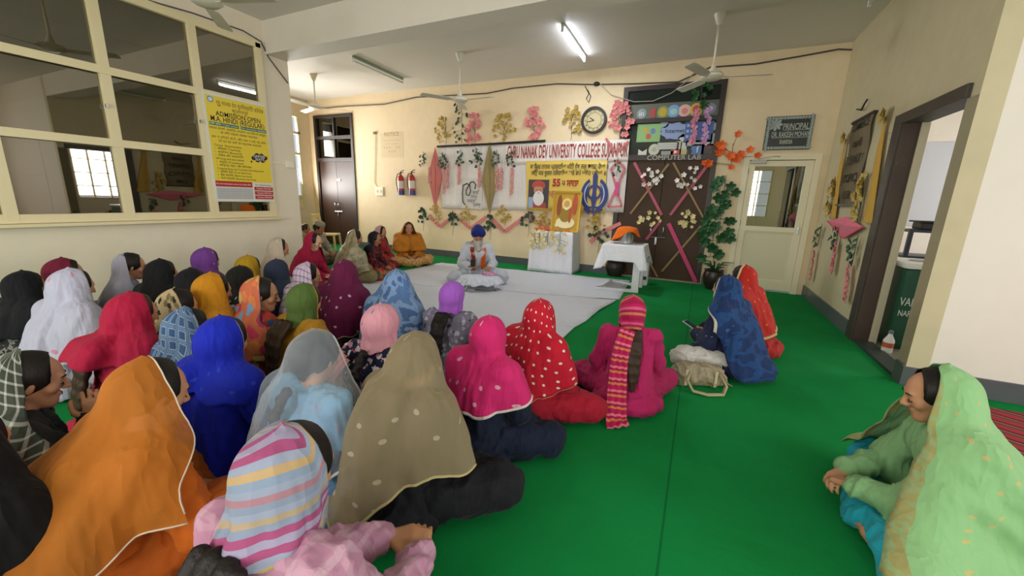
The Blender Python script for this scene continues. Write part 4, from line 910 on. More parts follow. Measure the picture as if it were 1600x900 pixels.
root = empty('wall_notice', tuple(rw(660, 250)), 'pencilled lines on the right wall beside the dark door frame', 'writing')
mb = MB()
for k in range(7):
    a_, b_ = rw(660, 125+k*22, .0), rw(690, 115+k*22, .0); mb.bar(a_, b_, .006, .002, (1, 0, 0))
mb.build('pencil_line', plain('8E8468', .8), root)

# ================================================================== FLOOR THINGS
c5b = lambda x, y: (640+x/3.333, 340+y/3.333)
# white sheets spread on the carpet
def floor_cloth(name, poly, z, label, seed, mat):
    bm = bmesh.new(); vs = [bm.verts.new((x, y, z)) for x, y in poly]; f = bm.faces.new(vs); bmesh.ops.triangulate(bm, faces=[f])
    bmesh.ops.subdivide_edges(bm, edges=bm.edges[:], cuts=1)
    for _ in range(4):
        L = [e for e in bm.edges if e.calc_length() > .16]
        if not L: break
        bmesh.ops.subdivide_edges(bm, edges=L, cuts=1); bmesh.ops.triangulate(bm, faces=bm.faces[:])
    rnd = random.Random(seed); ph = [rnd.uniform(0, 6) for _ in range(4)]
    for v in bm.verts:
        x, y = v.co.x, v.co.y; w = abs(math.sin(1.7*x+.6*y+ph[0]))**14+abs(math.sin(.5*x-1.3*y+ph[1]))**20+.6*abs(math.sin(3.1*x+2.3*y+ph[2]))**18
        v.co.z += .003+.010*w
    r_ = bmesh.ops.extrude_face_region(bm, geom=bm.faces[:]); 
    for v in [g_ for g_ in r_['geom'] if isinstance(g_, bmesh.types.BMVert)]: v.co.z = v.co.z-.006 if v.co.z > z+.006 else z-.003
    bmesh.ops.recalc_face_normals(bm, faces=bm.faces[:])
    V = [v.co[:] for v in bm.verts]; F = [[v.index for v in f.verts] for f in bm.faces] if not bm.verts.index_update() else []
    bm.free(); return tag(mesh_obj(name, V, F, mat, None, True), label, 'cloth')
def fp(pts): return [tuple(zp(x, y)[:2]) for x, y in pts]
M_FLOORC = fabric('plain', ['CDD0DA'], src='Object')
far_sheet = fp([(1078-55, 441), (985, 455), (958, 452), (880, 447), (760, 441), (600, 436), (560, 446)])
floor_cloth('floor_sheet', fp([(690, 411), (985, 439), (968, 468), (850, 462), (700, 452), (560, 445), (600, 430)]), .004, 'white sheet spread on the carpet under the bearded reader, the far one', 1, M_FLOORC)
floor_cloth('floor_sheet', fp([(560, 440), (700, 450), (860, 461), (964, 470), (935, 487), (915, 503), (897, 513), (876, 533), (855, 540), (800, 560), (700, 575), (540, 575), (470, 480)]), .010, 'white sheet with ragged right edge spread on the carpet behind the front row', 2, M_FLOORC)
# striped rug at the far right
a = N('striped_rug'); g = a.n('ShaderNodeNewGeometry').outputs['Position']; sx = a.n('ShaderNodeSeparateXYZ'); a.l(a.mp(g, (1, 1, 1), (0, 0, .5)), sx.inputs[0])
w = a.math('FRACT', a.math('MULTIPLY', a.math('ADD', sx.outputs[1], 20.), 7.))
a.base(a.ramp(w, [(0, lin('A01F2A')), (.3, lin('1F4A33')), (.5, lin('C2404A')), (.62, lin('2A1A1C')), (.8, lin('A01F2A'))], 'CONSTANT')); a.p(Roughness=.9)
mb = MB(); RG = [zp(1528, 650), zp(1600, 668)]
mb.prism([(1.98, 3.97), (5.3, 3.97), (5.3, .8), (1.62, .8), (1.62, 1.9)], .012, (0, 0, .001), (1, 0, 0), (0, 1, 0), (0, 0, 1)); tag(mb.build('striped_rug', a.m), 'red and green striped cotton rug at the right edge behind the green-veiled woman', 'rug')

# altar
AF = zp(*c5b(645, 268)); AR = zp(*c5b(825, 300)); 
ax0, ax1, ayf, ayb = AF[0], AR[0]+.02, 7.36, 7.86; az = yp(898, 364, 7.36)[2]
def draped_box(name, x0, x1, y0, y1, zt, zb, mat, parent, flare=.02, amp=.012, rc=.03, freq=16, hem=None, seed=0):
    """cloth over a box: flat top with sides that hang in folds, 4 mm thick shell"""
    per = []; n = 28
    for (A, B) in (((x0, y0), (x1, y0)), ((x1, y0), (x1, y1)), ((x1, y1), (x0, y1)), ((x0, y1), (x0, y0))):
        for i in range(n): t = i/n; per.append((A[0]+(B[0]-A[0])*t, A[1]+(B[1]-A[1])*t))
    cx, cy = (x0+x1)/2, (y0+y1)/2; N_ = len(per); V = []; F = []; rows = 12
    for j in range(rows+1):
        v = j/rows
        for k, (x, y) in enumerate(per):
            hb = zb if hem is None else hem(k/N_*4)
            z = zt-(zt-hb)*v; ca = abs(((k % n)/n)-.5)*2; fo = flare*v+amp*v*(math.sin(k*freq*2*PI/N_+seed)+.5*math.sin(k*freq*2.3*2*PI/N_+seed)+1)*.7+flare*1.2*v*ca**6
            d = np.array([x-cx, y-cy]); 
            ox = (1 if x >= x1-1e-6 else -1 if x <= x0+1e-6 else 0); oy = (1 if y >= y1-1e-6 else -1 if y <= y0+1e-6 else 0)
            V.append((x+ox*fo, y+oy*fo, z-(.004 if j else 0)))
    for j in range(rows):
        for k in range(N_): F.append((j*N_+k, (j+1)*N_+k, (j+1)*N_+(k+1) % N_, j*N_+(k+1) % N_))
    F.append(tuple(range(N_)))
    o = mesh_obj(name, V, F, mat, parent, True); md = o.modifiers.new('thickness', 'SOLIDIFY'); md.thickness = .004; md.offset = 1
    o.data.polygons[-1].use_smooth = False
    return o
root = empty('altar', ((ax0+ax1)/2, (ayf+ayb)/2, 0), 'altar block draped in white cloth at the far wall under the framed golden picture', 'altar')
mb = MB(); mb.box((ax0+.02, ayf+.02, 0), (ax1-.02, ayb-.02, az-.01)); mb.build('block', plain('8A7A60', .7), root)
draped_box('altar_cloth', ax0, ax1, ayf, ayb, az, .01, M_CLOTHW, root, .015, .010)
# marigold petals on the altar: uncountable
mb = MB(); rnd = random.Random(9)
for k in range(420):
    x, y = rnd.uniform(ax0+.03, ax1-.03), rnd.uniform(ayf+.02, ayf+.30); 
    mb.sphere((x, y, az+.012+rnd.uniform(0, .022)), (.022, .022, .014), 6, 4)
tag(mb.build('marigold_petals', plain('E8641A', .7, var=.3), None, True), 'bed of orange marigold petals scattered on the altar top', 'petals', None, 'stuff')
# framed picture
FB0, FB1 = yp(862, 359, 7.42), yp(903, 361, 7.42); FT0, FT1 = yp(868, 300, 7.52), yp(911, 300, 7.52)
fx0, fx1 = FB0[0], FB1[0]; fz0 = az+.02; fz1 = FT0[2]
root = empty('framed_picture', ((fx0+fx1)/2, 7.45, fz0), 'gold framed golden devotional picture standing on the altar', 'picture')
def leanp(u, v, d=0.): return np.array([fx0+(fx1-fx0)*u, 7.40+.12*v-d, fz0+(fz1-fz0)*v])
def lbar(u0, v0, u1, v1, w, t, nm, m, d=0.): mb = MB(); mb.bar(leanp(u0, v0, d), leanp(u1, v1, d), w, t, (0, -1, .2)); mb.build(nm, m, root)
lbar(.5, 0, .5, 1, fx1-fx0, .012, 'backing', plain('C2982C', .4))
for (a_, b_, c_, d_) in ((0, 0, 0, 1), (1, 0, 1, 1), (0, 0, 1, 0), (0, 1, 1, 1)): lbar(a_, b_, c_, d_, .035, .03, 'frame_bar', plain('CDAA45', .3, .6), .012)
def ldisc(u, v, ru, rv, m, d, nm):
    mb = MB(); n = 22; c_ = leanp(u, v, d); V = [c_+np.array([ru*math.cos(2*PI*k/n), .2*rv*math.sin(2*PI*k/n), rv*math.sin(2*PI*k/n)]) for k in range(n)]
    mb.add(V+[p+np.array([0, .004, 0]) for p in V], [tuple(range(n))]+[(k, (k+1) % n, n+(k+1) % n, n+k) for k in range(n)]); mb.build(nm, m, root)
G_ = [plain(x, .5) for x in ('D8B43C', 'E9D27A', '8E4A2A', 'B5502E', 'EFE2B0', '9A7A22')]
ldisc(.22, .66, .05, .20, G_[2], .016, 'painted_drape'); ldisc(.80, .70, .05, .20, G_[3], .016, 'painted_drape'); ldisc(.5, .70, .10, .11, G_[1], .018, 'painted_halo'); ldisc(.5, .70, .055, .065, plain('C89A62', .5), .021, 'painted_head')
ldisc(.5, .62, .045, .06, G_[4], .023, 'painted_beard'); ldisc(.48, .42, .12, .14, G_[5], .019, 'painted_body'); ldisc(.5, .22, .19, .11, G_[4], .020, 'painted_cushion'); ldisc(.66, .42, .03, .15, G_[3], .023, 'painted_scarf'); ldisc(.18, .15, .03, .04, G_[4], .021, 'painted_lamp')
G3 = 'cream flower sprays hanging on the altar front'
for i, (x, h, w) in enumerate(((.22, .40, .30), (.42, .30, .26), (.72, .44, .34), (.10, .36, .22))):
    spray('cream_spray', (ax0+(ax1-ax0)*x, ayf-.015, az+.01), w, h, M_CREAMF, 16, 'cream and gold blossom spray hanging over the white altar front', G3, .045, seed=160+i, shape='vine')

# white table with cloth, steel pot
tx0, tx1, ty0, ty1, tz = -1.40, -.76, 6.45, 7.02, .75
root = empty('side_table', ((tx0+tx1)/2, (ty0+ty1)/2, 0), 'white painted square-legged table with steel pot left of the brown door', 'table')
M_TW = plain('DCDFE4', .5)
mb = MB(); mb.box((tx0+.02, ty0+.02, tz-.03), (tx1-.02, ty1-.02, tz-.006), .003); mb.build('tabletop', M_TW, root)
mb = MB(); mb.box((tx1-.13, ty0+.02, 0), (tx1-.02, ty0+.09, tz-.03), .004); mb.build('leg', M_TW, root)
mb = MB(); mb.box((tx1-.13, ty1-.09, 0), (tx1-.02, ty1-.02, tz-.03), .004); mb.build('leg', M_TW, root)
mb = MB(); mb.box((tx0+.04, ty0+.03, tz-.10), (tx1-.03, ty0+.05, tz-.03)); mb.box((tx0+.04, ty1-.05, tz-.10), (tx1-.03, ty1-.03, tz-.03)); mb.build('apron', M_TW, root)
for (a_, b_) in (((tx1-.02, ty0+.055), (tx0-.02, ty0-.08)), ((tx1-.02, ty1-.055), (tx0+.05, ty1+.12)), ((tx0-.02, ty0-.08), (tx0+.05, ty1+.12))):
    mb = MB(); mb.bar((a_[0], a_[1], .024), (b_[0], b_[1], .024), .06, .045); mb.build('base_rail', M_TW, root)
def hem(k):
    k = k % 4; c_ = min(abs(k-round(k)), .5); corner = max(0, 1-c_/.16)
    return (.50 if k < 1 else .56)-.16*corner
o = draped_box('white_tablecloth', tx0, tx1, ty0, ty1, tz+.004, .5, M_CLOTHW, None, .04, .010, hem=hem, seed=2, freq=8); tag(o, 'white cloth draped over the side table under the steel pot', 'tablecloth')
px_, py_ = yp(979, 376, 6.78)[0], 6.74
root = empty('steel_pot', (px_, py_, tz+.006), 'shiny cylindrical steel pot on the white side table', 'pot')
mb = MB(); mb.lathe((px_, py_, tz+.008), [(.10, 0), (.118, .012), (.12, .20), (.126, .215), (.126, .222), (.114, .222), (.112, .02), (.05, .012)], 32); auto_smooth(mb.build('body', M_SILVER, root))
mb = MB(); mb.lathe((px_, py_, tz+.225), [(.124, 0), (.12, .02), (.05, .035), (.02, .04)], 32); auto_smooth(mb.build('lid', M_SILVER, root))
# orange cloth over the pot
V = []; F = []; n = 48; m = 12
for j in range(m+1):
    for k in range(n):
        a_ = 2*PI*k/n; L = .05+.03*math.sin(a_*3+.6)+.20*max(0, math.cos(a_-3.3))**1.5+.07*max(0, math.cos(a_+.1))**2; t = j/m*(.13+L)
        if t < .13: r_, z_ = t, tz+.285-.02*(t/.13)**2
        else: r_, z_ = .13+.02*math.sin(a_*7)*(t-.13)/.2+.015+(t-.13)*.35, tz+.262-(t-.13)
        V.append((px_+r_*math.cos(a_)*1.05, py_+r_*math.sin(a_), z_+.004*math.sin(a_*5)))
for j in range(m):
    for k in range(n): F.append((j*n+k, j*n+(k+1) % n, (j+1)*n+(k+1) % n, (j+1)*n+k))
o = mesh_obj('orange_cloth', V, F, fabric('plain', ['E8701E'], src='Object'), None, True); md = o.modifiers.new('thickness', 'SOLIDIFY'); md.thickness = .005; tag(o, 'bright orange cloth draped over the steel pot', 'cloth')
mb = MB(); mb.lathe((px_+.20, py_+.08, tz+.006), [(.03, 0), (.07, .004), (.085, .02), (.08, .02), (.06, .008)], 24); auto_smooth(tag(mb.build('steel_plate', M_SILVER), 'small steel plate behind the steel pot on the white table', 'plate'))
# white box behind the table
p = zp(*c5b(1215, 352)); mb = MB(); root = empty('white_box', (p[0], p[1], 0), 'white upright box with a dark label standing behind the table leg', 'box')
mb.box((p[0]-.10, p[1], 0), (p[0]+.06, p[1]+.2, .42), .006); mb.build('carton', M_TW, root)
mb = MB(); mb.box((p[0]-.02, p[1]-.004, .10), (p[0]+.045, p[1], .16)); mb.build('label_patch', plain('2B3350', .5), root)
# dark pots by the wall
def potted(x, y, r, label, nl, seed, hh=.26):
    root = empty('flower_pot', (x, y, 0), label, 'flower pot'); mb = MB(); mb.lathe((x, y, 0), [(r*.62, 0), (r*.9, hh*.35), (r, hh*.7), (r*.86, hh*.92), (r*.95, hh), (r*.8, hh), (r*.7, hh*.8)], 28); auto_smooth(mb.build('pot', plain('2E2320', .35, var=.2), root))
    mb = MB(); mb.lathe((x, y, hh*.8), [(r*.8, 0), (.001, .01)], 20); mb.build('soil', plain('2A211A', .9), root)
    if nl:
        rnd = random.Random(seed); mb = MB()
        for k in range(nl):
            a_ = rnd.uniform(0, 6.28); L = rnd.uniform(.15, .3); d = np.array([math.cos(a_), math.sin(a_)*.6, 0]); b0 = np.array([x, y, hh*.8]); pts = [b0, b0+d*L*.4+[0, 0, L*.7], b0+d*L+[0, 0, L*.75]]
            mb.tube(pts, [.006, .016, .002], 5)
        mb.build('leaves', M_LEAFB, root, True)
p = zp(*c5b(1075, 295)); potted(p[0], p[1]-.18, .19, 'round dark flower pot on the floor under the side table', 0, 1, .30)
p = zp(1112, 452); potted(p[0], p[1]+.05, .17, 'dark flower pot with thin green leaves at the right of the brown door', 14, 2, .34)
# side-room things seen through the dark doorway
root = empty('green_drum', (2.12, 5.45, 0), 'large dark green drum with white lid and lettering beyond the doorway', 'drum')
D0 = (2.22, 5.55)
mb = MB(); mb.box((D0[0]-.28, D0[1]-.30, .012), (D0[0]+.34, D0[1]+.30, .86), .05); mb.build('drum_body', plain('0C4A34', .35), root)
mb = MB(); mb.box((D0[0]-.30, D0[1]-.32, .86), (D0[0]+.36, D0[1]+.32, .92), .03); mb.build('drum_lid', plain('D5D8D2', .4), root)
mb = MB(); mb.lathe((D0[0]-.02, D0[1], .92), [(.12, 0), (.11, .008), (.08, .006)], 24, sx=1.3); mb.build('lid_recess', plain('8A8E80', .5), root)
for s_, z_, sz in (('VAHINI', .52, .12), ('NARMAL', .40, .085)):
    text_mesh('lettering', s_, sz, (D0[0]-.165, D0[1]-.305, z_), (1, 0, 0), (0, 0, 1), (0, -1, 0), plain('C9D3CC', .5), root, .002, 'CENTER', 1., .001, .22 if s_ == 'VAHINI' else .20)
bq = xp(1380, 528, 1.90)
root = empty('spray_bottle', (1.93, 5.02, .012), 'small white bottle with orange label on the floor in front of the green drum', 'bottle'); bx, by = 1.88, 5.08
mb = MB(); mb.lathe((bx, by, .012), [(.04, 0), (.045, .01), (.045, .13), (.02, .18), (.016, .20)], 20); auto_smooth(mb.build('body', plain('D9D6D0', .3), root))
mb = MB(); mb.lathe((bx, by, .07), [(.0455, 0), (.0455, .05)], 20); mb.build('label_band', plain('B8562E', .5), root); mb = MB(); mb.lathe((bx, by, .212), [(.02, 0), (.02, .03), (.012, .035)], 16); mb.build('cap', plain('6E7680', .4), root)
root = empty('steel_rack', (2.6, 6.7, 0), 'dark blue metal rack with a small black device beyond the doorway', 'rack'); mb = MB(); M_NAVY = plain('20263E', .4)
for (x, y) in ((2.35, 6.5), (2.95, 6.5), (2.35, 6.95), (2.95, 6.95)): mb.bar((x, y, .012), (x, y, 1.22), .04, .04, (0, 1, 0))
for z in (.5, .88, 1.20): mb.box((2.33, 6.48, z-.02), (2.97, 6.97, z+.01))
mb.build('frame', M_NAVY, root); mb = MB(); mb.box((2.45, 6.55, 1.215), (2.75, 6.8, 1.30), .02); mb.box((2.42, 6.52, 1.30), (2.80, 6.83, 1.32), .01); mb.build('device', M_BLACK, root)
mb = MB(); q = yp(1457, 285, YF-.04); mb.box((q[0]-.22, YF-.05, q[2]-.62), (q[0]+.22, YF-.035, q[2]+.55)); tag(mb.build('wall_chart', plain('C2C4CC', .6)), 'pale sheet hung on the white wall beyond the doorway', 'chart')
# cream plastic chair near the far left door
def chair(x, y, rz, label):
    root = empty('plastic_chair', (x, y, 0), label, 'chair', rz=rz); m = plain('D9C58E', .4)
    def b(nm, f): mb = MB(); f(mb); return mesh_obj(nm, mb.V, mb.F, m, root, False, local=True)
    b('seat', lambda q: q.box((-.22, -.22, .40), (.22, .22, .44), .02))
    for (u, v) in ((-.19, -.19), (.19, -.19), (-.19, .19), (.19, .19)): b('leg', lambda q: q.bar((u*1.15, v*1.15, 0), (u, v, .41), .04, .04, (0, 1, 0)))
    def back(q):
        q.bar((-.2, -.21, .42), (-.22, -.28, .88), .05, .03, (0, 1, 0)); q.bar((.2, -.21, .42), (.22, -.28, .88), .05, .03, (0, 1, 0)); q.bar((-.24, -.28, .87), (.24, -.28, .87), .03, .08, (0, 0, 1))
        for u in (-.1, 0, .1): q.bar((u, -.22, .43), (u, -.28, .86), .035, .015, (0, 1, 0))
    b('backrest', back); return root
chair(-8.30, 6.9, math.radians(-60), 'cream plastic chair behind the man in the pale cap near the far left door')
# mustard bag
# ================================================================== PEOPLE
# --- implicit shapes -> one continuous mesh (surface nets)
def A3(*v): return np.array(v, float)
def cap(a, b, ra, rb=None, k=.02): return ('c', A3(*a), A3(*b), ra, ra if rb is None else rb, k)
def ell(c, r, R=None, k=.02, sub=False): return ('s' if sub else 'e', A3(*c), A3(*r), np.eye(3) if R is None else R, None, k)
def prim_sdf(p, X):
    if p[0] == 'c':
        a, b = p[1], p[2]; ab = b-a; L = ab@ab+1e-9; t = np.clip(((X-a)@ab)/L, 0, 1)
        return np.sqrt((((X-a)-t[..., None]*ab)**2).sum(-1))-(p[3]+(p[4]-p[3])*t)
    q = (X-p[1])@p[3]; r = p[2]; k0 = np.sqrt(((q/r)**2).sum(-1)); k1 = np.sqrt(((q/r**2)**2).sum(-1))+1e-9
    return k0*(k0-1)/k1
def prim_box(p):
    if p[0] == 'c': m = max(p[3], p[4]); return np.minimum(p[1], p[2])-m, np.maximum(p[1], p[2])+m
    m = np.abs(p[3])@p[2]; return p[1]-m, p[1]+m
def nets(prims, h, floor=True, grow=0., post=None):
    los, his = zip(*[prim_box(p) for p in prims if p[0] != 's']); lo = np.min(los, 0)-grow-3*h; hi = np.max(his, 0)+grow+3*h
    n = np.ceil((hi-lo)/h).astype(int)+1; F = np.full(n, 1., np.float32); ax = [lo[i]+h*np.arange(n[i]) for i in range(3)]
    for p in prims:
        a, b = prim_box(p); pad = grow+.045; i0 = np.maximum(0, ((a-pad-lo)/h).astype(int)); i1 = np.minimum(n, ((b+pad-lo)/h).astype(int)+2)
        sl = tuple(slice(i0[i], i1[i]) for i in range(3)); G = np.stack(np.meshgrid(*[ax[i][sl[i]] for i in range(3)], indexing='ij'), -1)
        d = prim_sdf(p, G)-(grow if p[0] != 's' else 0); f = F[sl]; k = p[5]
        if p[0] == 's': hh = np.maximum(k-np.abs(f+d), 0)/k; F[sl] = np.maximum(f, -d)+hh*hh*k*.25
        else: hh = np.maximum(k-np.abs(f-d), 0)/k; F[sl] = np.minimum(f, d)-hh*hh*k*.25
    if floor: F = np.maximum(F, (.004-ax[2])[None, None, :].astype(np.float32))
    S = F < 0; c = np.zeros(np.array(F.shape)-1, np.int8)
    for i in (0, 1):
        for j in (0, 1):
            for k in (0, 1): c += S[i:F.shape[0]-1+i, j:F.shape[1]-1+j, k:F.shape[2]-1+k]
    act = (c > 0) & (c < 8); I = np.argwhere(act); idx = np.full(act.shape, -1); idx[act] = np.arange(len(I))
    cv = {(i, j, k): F[I[:, 0]+i, I[:, 1]+j, I[:, 2]+k] for i in (0, 1) for j in (0, 1) for k in (0, 1)}
    P = np.zeros((len(I), 3)); cnt = np.zeros(len(I))
    for axx in range(3):
        for u in (0, 1):
            for v in (0, 1):
                a = [0, 0, 0]; o2 = [q for q in range(3) if q != axx]; a[o2[0]] = u; a[o2[1]] = v; b = list(a); b[axx] = 1
                fa, fb = cv[tuple(a)], cv[tuple(b)]; m = (fa < 0) != (fb < 0); t = np.where(m, fa/(fa-fb+1e-12), 0)
                for q in range(3): P[:, q] += m*(a[q]+(t if q == axx else 0))
                cnt += m
    V = lo+(I+P/np.maximum(cnt, 1)[:, None])*h
    Q = []
    for axx in range(3):
        o2 = [(axx+1) % 3, (axx+2) % 3]; sl0 = [slice(None)]*3; sl1 = [slice(None)]*3; sl0[axx] = slice(0, -1); sl1[axx] = slice(1, None)
        E = np.argwhere(S[tuple(sl0)] != S[tuple(sl1)]); E = E[(E[:, o2[0]] > 0) & (E[:, o2[1]] > 0) & (E[:, o2[0]] < act.shape[o2[0]]) & (E[:, o2[1]] < act.shape[o2[1]])]
        inside = S[tuple(E.T)]
        def cell(du, dv): C = E.copy(); C[:, o2[0]] += du; C[:, o2[1]] += dv; return idx[tuple(C.T)]
        q = np.stack([cell(-1, -1), cell(0, -1), cell(0, 0), cell(-1, 0)], 1); q[~inside] = q[~inside][:, ::-1]; Q.append(q)
    Q = np.concatenate(Q); Q = Q[(Q >= 0).all(1)]
    return V, Q
def vsmooth(V, Q, it=2):
    for _ in range(it):
        acc = np.zeros_like(V); cn = np.zeros(len(V))
        for a, b in ((0, 1), (1, 2), (2, 3), (3, 0)):
            np.add.at(acc, Q[:, a], V[Q[:, b]]); np.add.at(acc, Q[:, b], V[Q[:, a]]); np.add.at(cn, Q[:, a], 1); np.add.at(cn, Q[:, b], 1)
        V = V*.5+.5*acc/np.maximum(cn, 1)[:, None]
    return V
_rs = np.random.RandomState(7); _NZ = _rs.rand(32, 32, 32)
def vnoise(X):
    i = np.floor(X).astype(int); f = X-i; f = f*f*(3-2*f); r = 0
    for a in (0, 1):
        for b in (0, 1):
            for c in (0, 1):
                w = (f[..., 0] if a else 1-f[..., 0])*(f[..., 1] if b else 1-f[..., 1])*(f[..., 2] if c else 1-f[..., 2])
                r = r+w*_NZ[(i[..., 0]+a) % 32, (i[..., 1]+b) % 32, (i[..., 2]+c) % 32]
    return r
def folds(V, Q, amp, freq=(11, 11, 5), seed=0.):
    n = np.zeros_like(V); fn = np.cross(V[Q[:, 2]]-V[Q[:, 0]], V[Q[:, 3]]-V[Q[:, 1]])
    for k in range(4): np.add.at(n, Q[:, k], fn)
    n /= np.linalg.norm(n, axis=1)[:, None]+1e-9
    X = V*np.array(freq)+seed+vnoise(V*4+seed)[:, None]*1.6
    r = 1-np.abs(vnoise(X)*2-1)*1.6; r2 = 1-np.abs(vnoise(X*2.1+9)*2-1)*1.5
    W = V+n*(amp*(np.maximum(r, 0)**1.5*1.1+.5*np.maximum(r2, 0)**1.5-.45))[:, None]; W[:, 2] = np.maximum(W[:, 2], .003); return W
def Rx(a): c, s = math.cos(a), math.sin(a); return np.array([[1, 0, 0], [0, c, -s], [0, s, c]])
def Rz(a): c, s = math.cos(a), math.sin(a); return np.array([[c, -s, 0], [s, c, 0], [0, 0, 1]])
def Ry(a): c, s = math.cos(a), math.sin(a); return np.array([[c, 0, s], [0, 1, 0], [-s, 0, c]])

def hand_prims(w, d, up, side, curl=.5, spread=.18, L=.165):
    """palm, four unequal bent fingers, side thumb. w wrist, d pointing direction, up = back of hand, side=+1 thumb towards d x up"""
    d = A3(*d)/np.linalg.norm(d); up = A3(*up); up = up-d*(up@d); up /= np.linalg.norm(up); t = np.cross(d, up)*side; w = A3(*w); P = []
    pl = L*.48
    for i, u in enumerate((-.027, -.009, .010, .028)): P.append(cap(w+t*u*.55, w+d*pl*(1-.05*abs(i-2))+t*u, .0135, .0115, .012))
    for i, (u, ln) in enumerate(((-.029, .36), (-.0095, .46), (.010, .49), (.029, .45))):
        p = w+d*pl*(1-.05*abs(i-2))+t*u; dd = d+t*(i-1.5)*spread*.35; a = curl*.5; r = .0092-.0008*(i == 0)
        for s_, fr in enumerate((.46, .31, .23)):
            a2 = a; q = p+(dd*math.cos(a2)-up*math.sin(a2))*L*ln*fr/np.linalg.norm(dd); P.append(cap(p, q, r-.0007*s_, r-.0007*(s_+1), .004)); p = q; a += curl*.75
    p0 = w+d*pl*.18+t*.026; p1 = p0+(d*.55+t*.75-up*.25*curl)*L*.26; p2 = p1+(d*.85+t*.25-up*.4*curl)*L*.20; p3 = p2+(d*.95-up*.5*curl)*L*.15
    P += [cap(p0, p1, .014, .0115, .012), cap(p1, p2, .0112, .0098, .005), cap(p2, p3, .0096, .008, .004)]
    return P
def foot_prims(a, toe, up=(0, 0, 1)):
    a = A3(*a); toe = A3(*toe); d = toe-a; L = np.linalg.norm(d); d /= L; up = A3(*up); up = up-d*(up@d); up /= np.linalg.norm(up); s = np.cross(d, up); P = [cap(a, a+d*L*.72, .034, .026, .02), cap(a-d*.03-up*.01, a, .03, .03, .02), cap(a+d*L*.5+s*.012, a+d*L*.75+s*.018, .026, .02), cap(a+d*L*.5-s*.012, a+d*L*.75-s*.016, .024, .018)]
    for i, u in enumerate((-.032, -.017, -.002, .013, .031)): P.append(cap(a+d*L*.74+s*u*.8, a+d*L*(.90+.02*i)+s*u, .0095 if i < 4 else .013, .008 if i < 4 else .011, .005))
    return P
def head_prims(c, R):
    def g(v): return c+R@A3(*v)
    P = [ell(g((0, -.012, .032)), (.074, .094, .080), R), cap(g((0, .028, -.005)), g((0, .046, -.070)), .056, .034, .02), cap(g((.042, .0, -.035)), g((.012, .058, -.082)), .022, .018), cap(g((-.042, .0, -.035)), g((-.012, .058, -.082)), .022, .018),
         ell(g((.036, .056, -.016)), (.026, .022, .024), R), ell(g((-.036, .056, -.016)), (.026, .022, .024), R), cap(g((-.034, .072, .030)), g((.034, .072, .030)), .013, .013, .015),
         ell(g((.030, .098, .008)), (.017, .020, .012), R, .012, True), ell(g((-.030, .098, .008)), (.017, .020, .012), R, .012, True), ell(g((.030, .070, .006)), (.0145, .0145, .0135), R, .005), ell(g((-.030, .070, .006)), (.0145, .0145, .0135), R, .005),
         cap(g((0, .083, .018)), g((0, .104, -.020)), .0075, .0115, .010), ell(g((.011, .092, -.025)), (.008, .010, .007), R, .006), ell(g((-.011, .092, -.025)), (.008, .010, .007), R, .006),
         cap(g((-.016, .082, -.047)), g((.016, .082, -.047)), .0075, .0075, .006), cap(g((-.013, .080, -.058)), g((.013, .080, -.058)), .0080, .0080, .006), ell(g((0, .066, -.086)), (.022, .020, .018), R),
         ell(g((.077, -.006, -.002)), (.009, .018, .030), R@Rz(-.35), .008), ell(g((-.077, -.006, -.002)), (.009, .018, .030), R@Rz(.35), .008)]
    return P
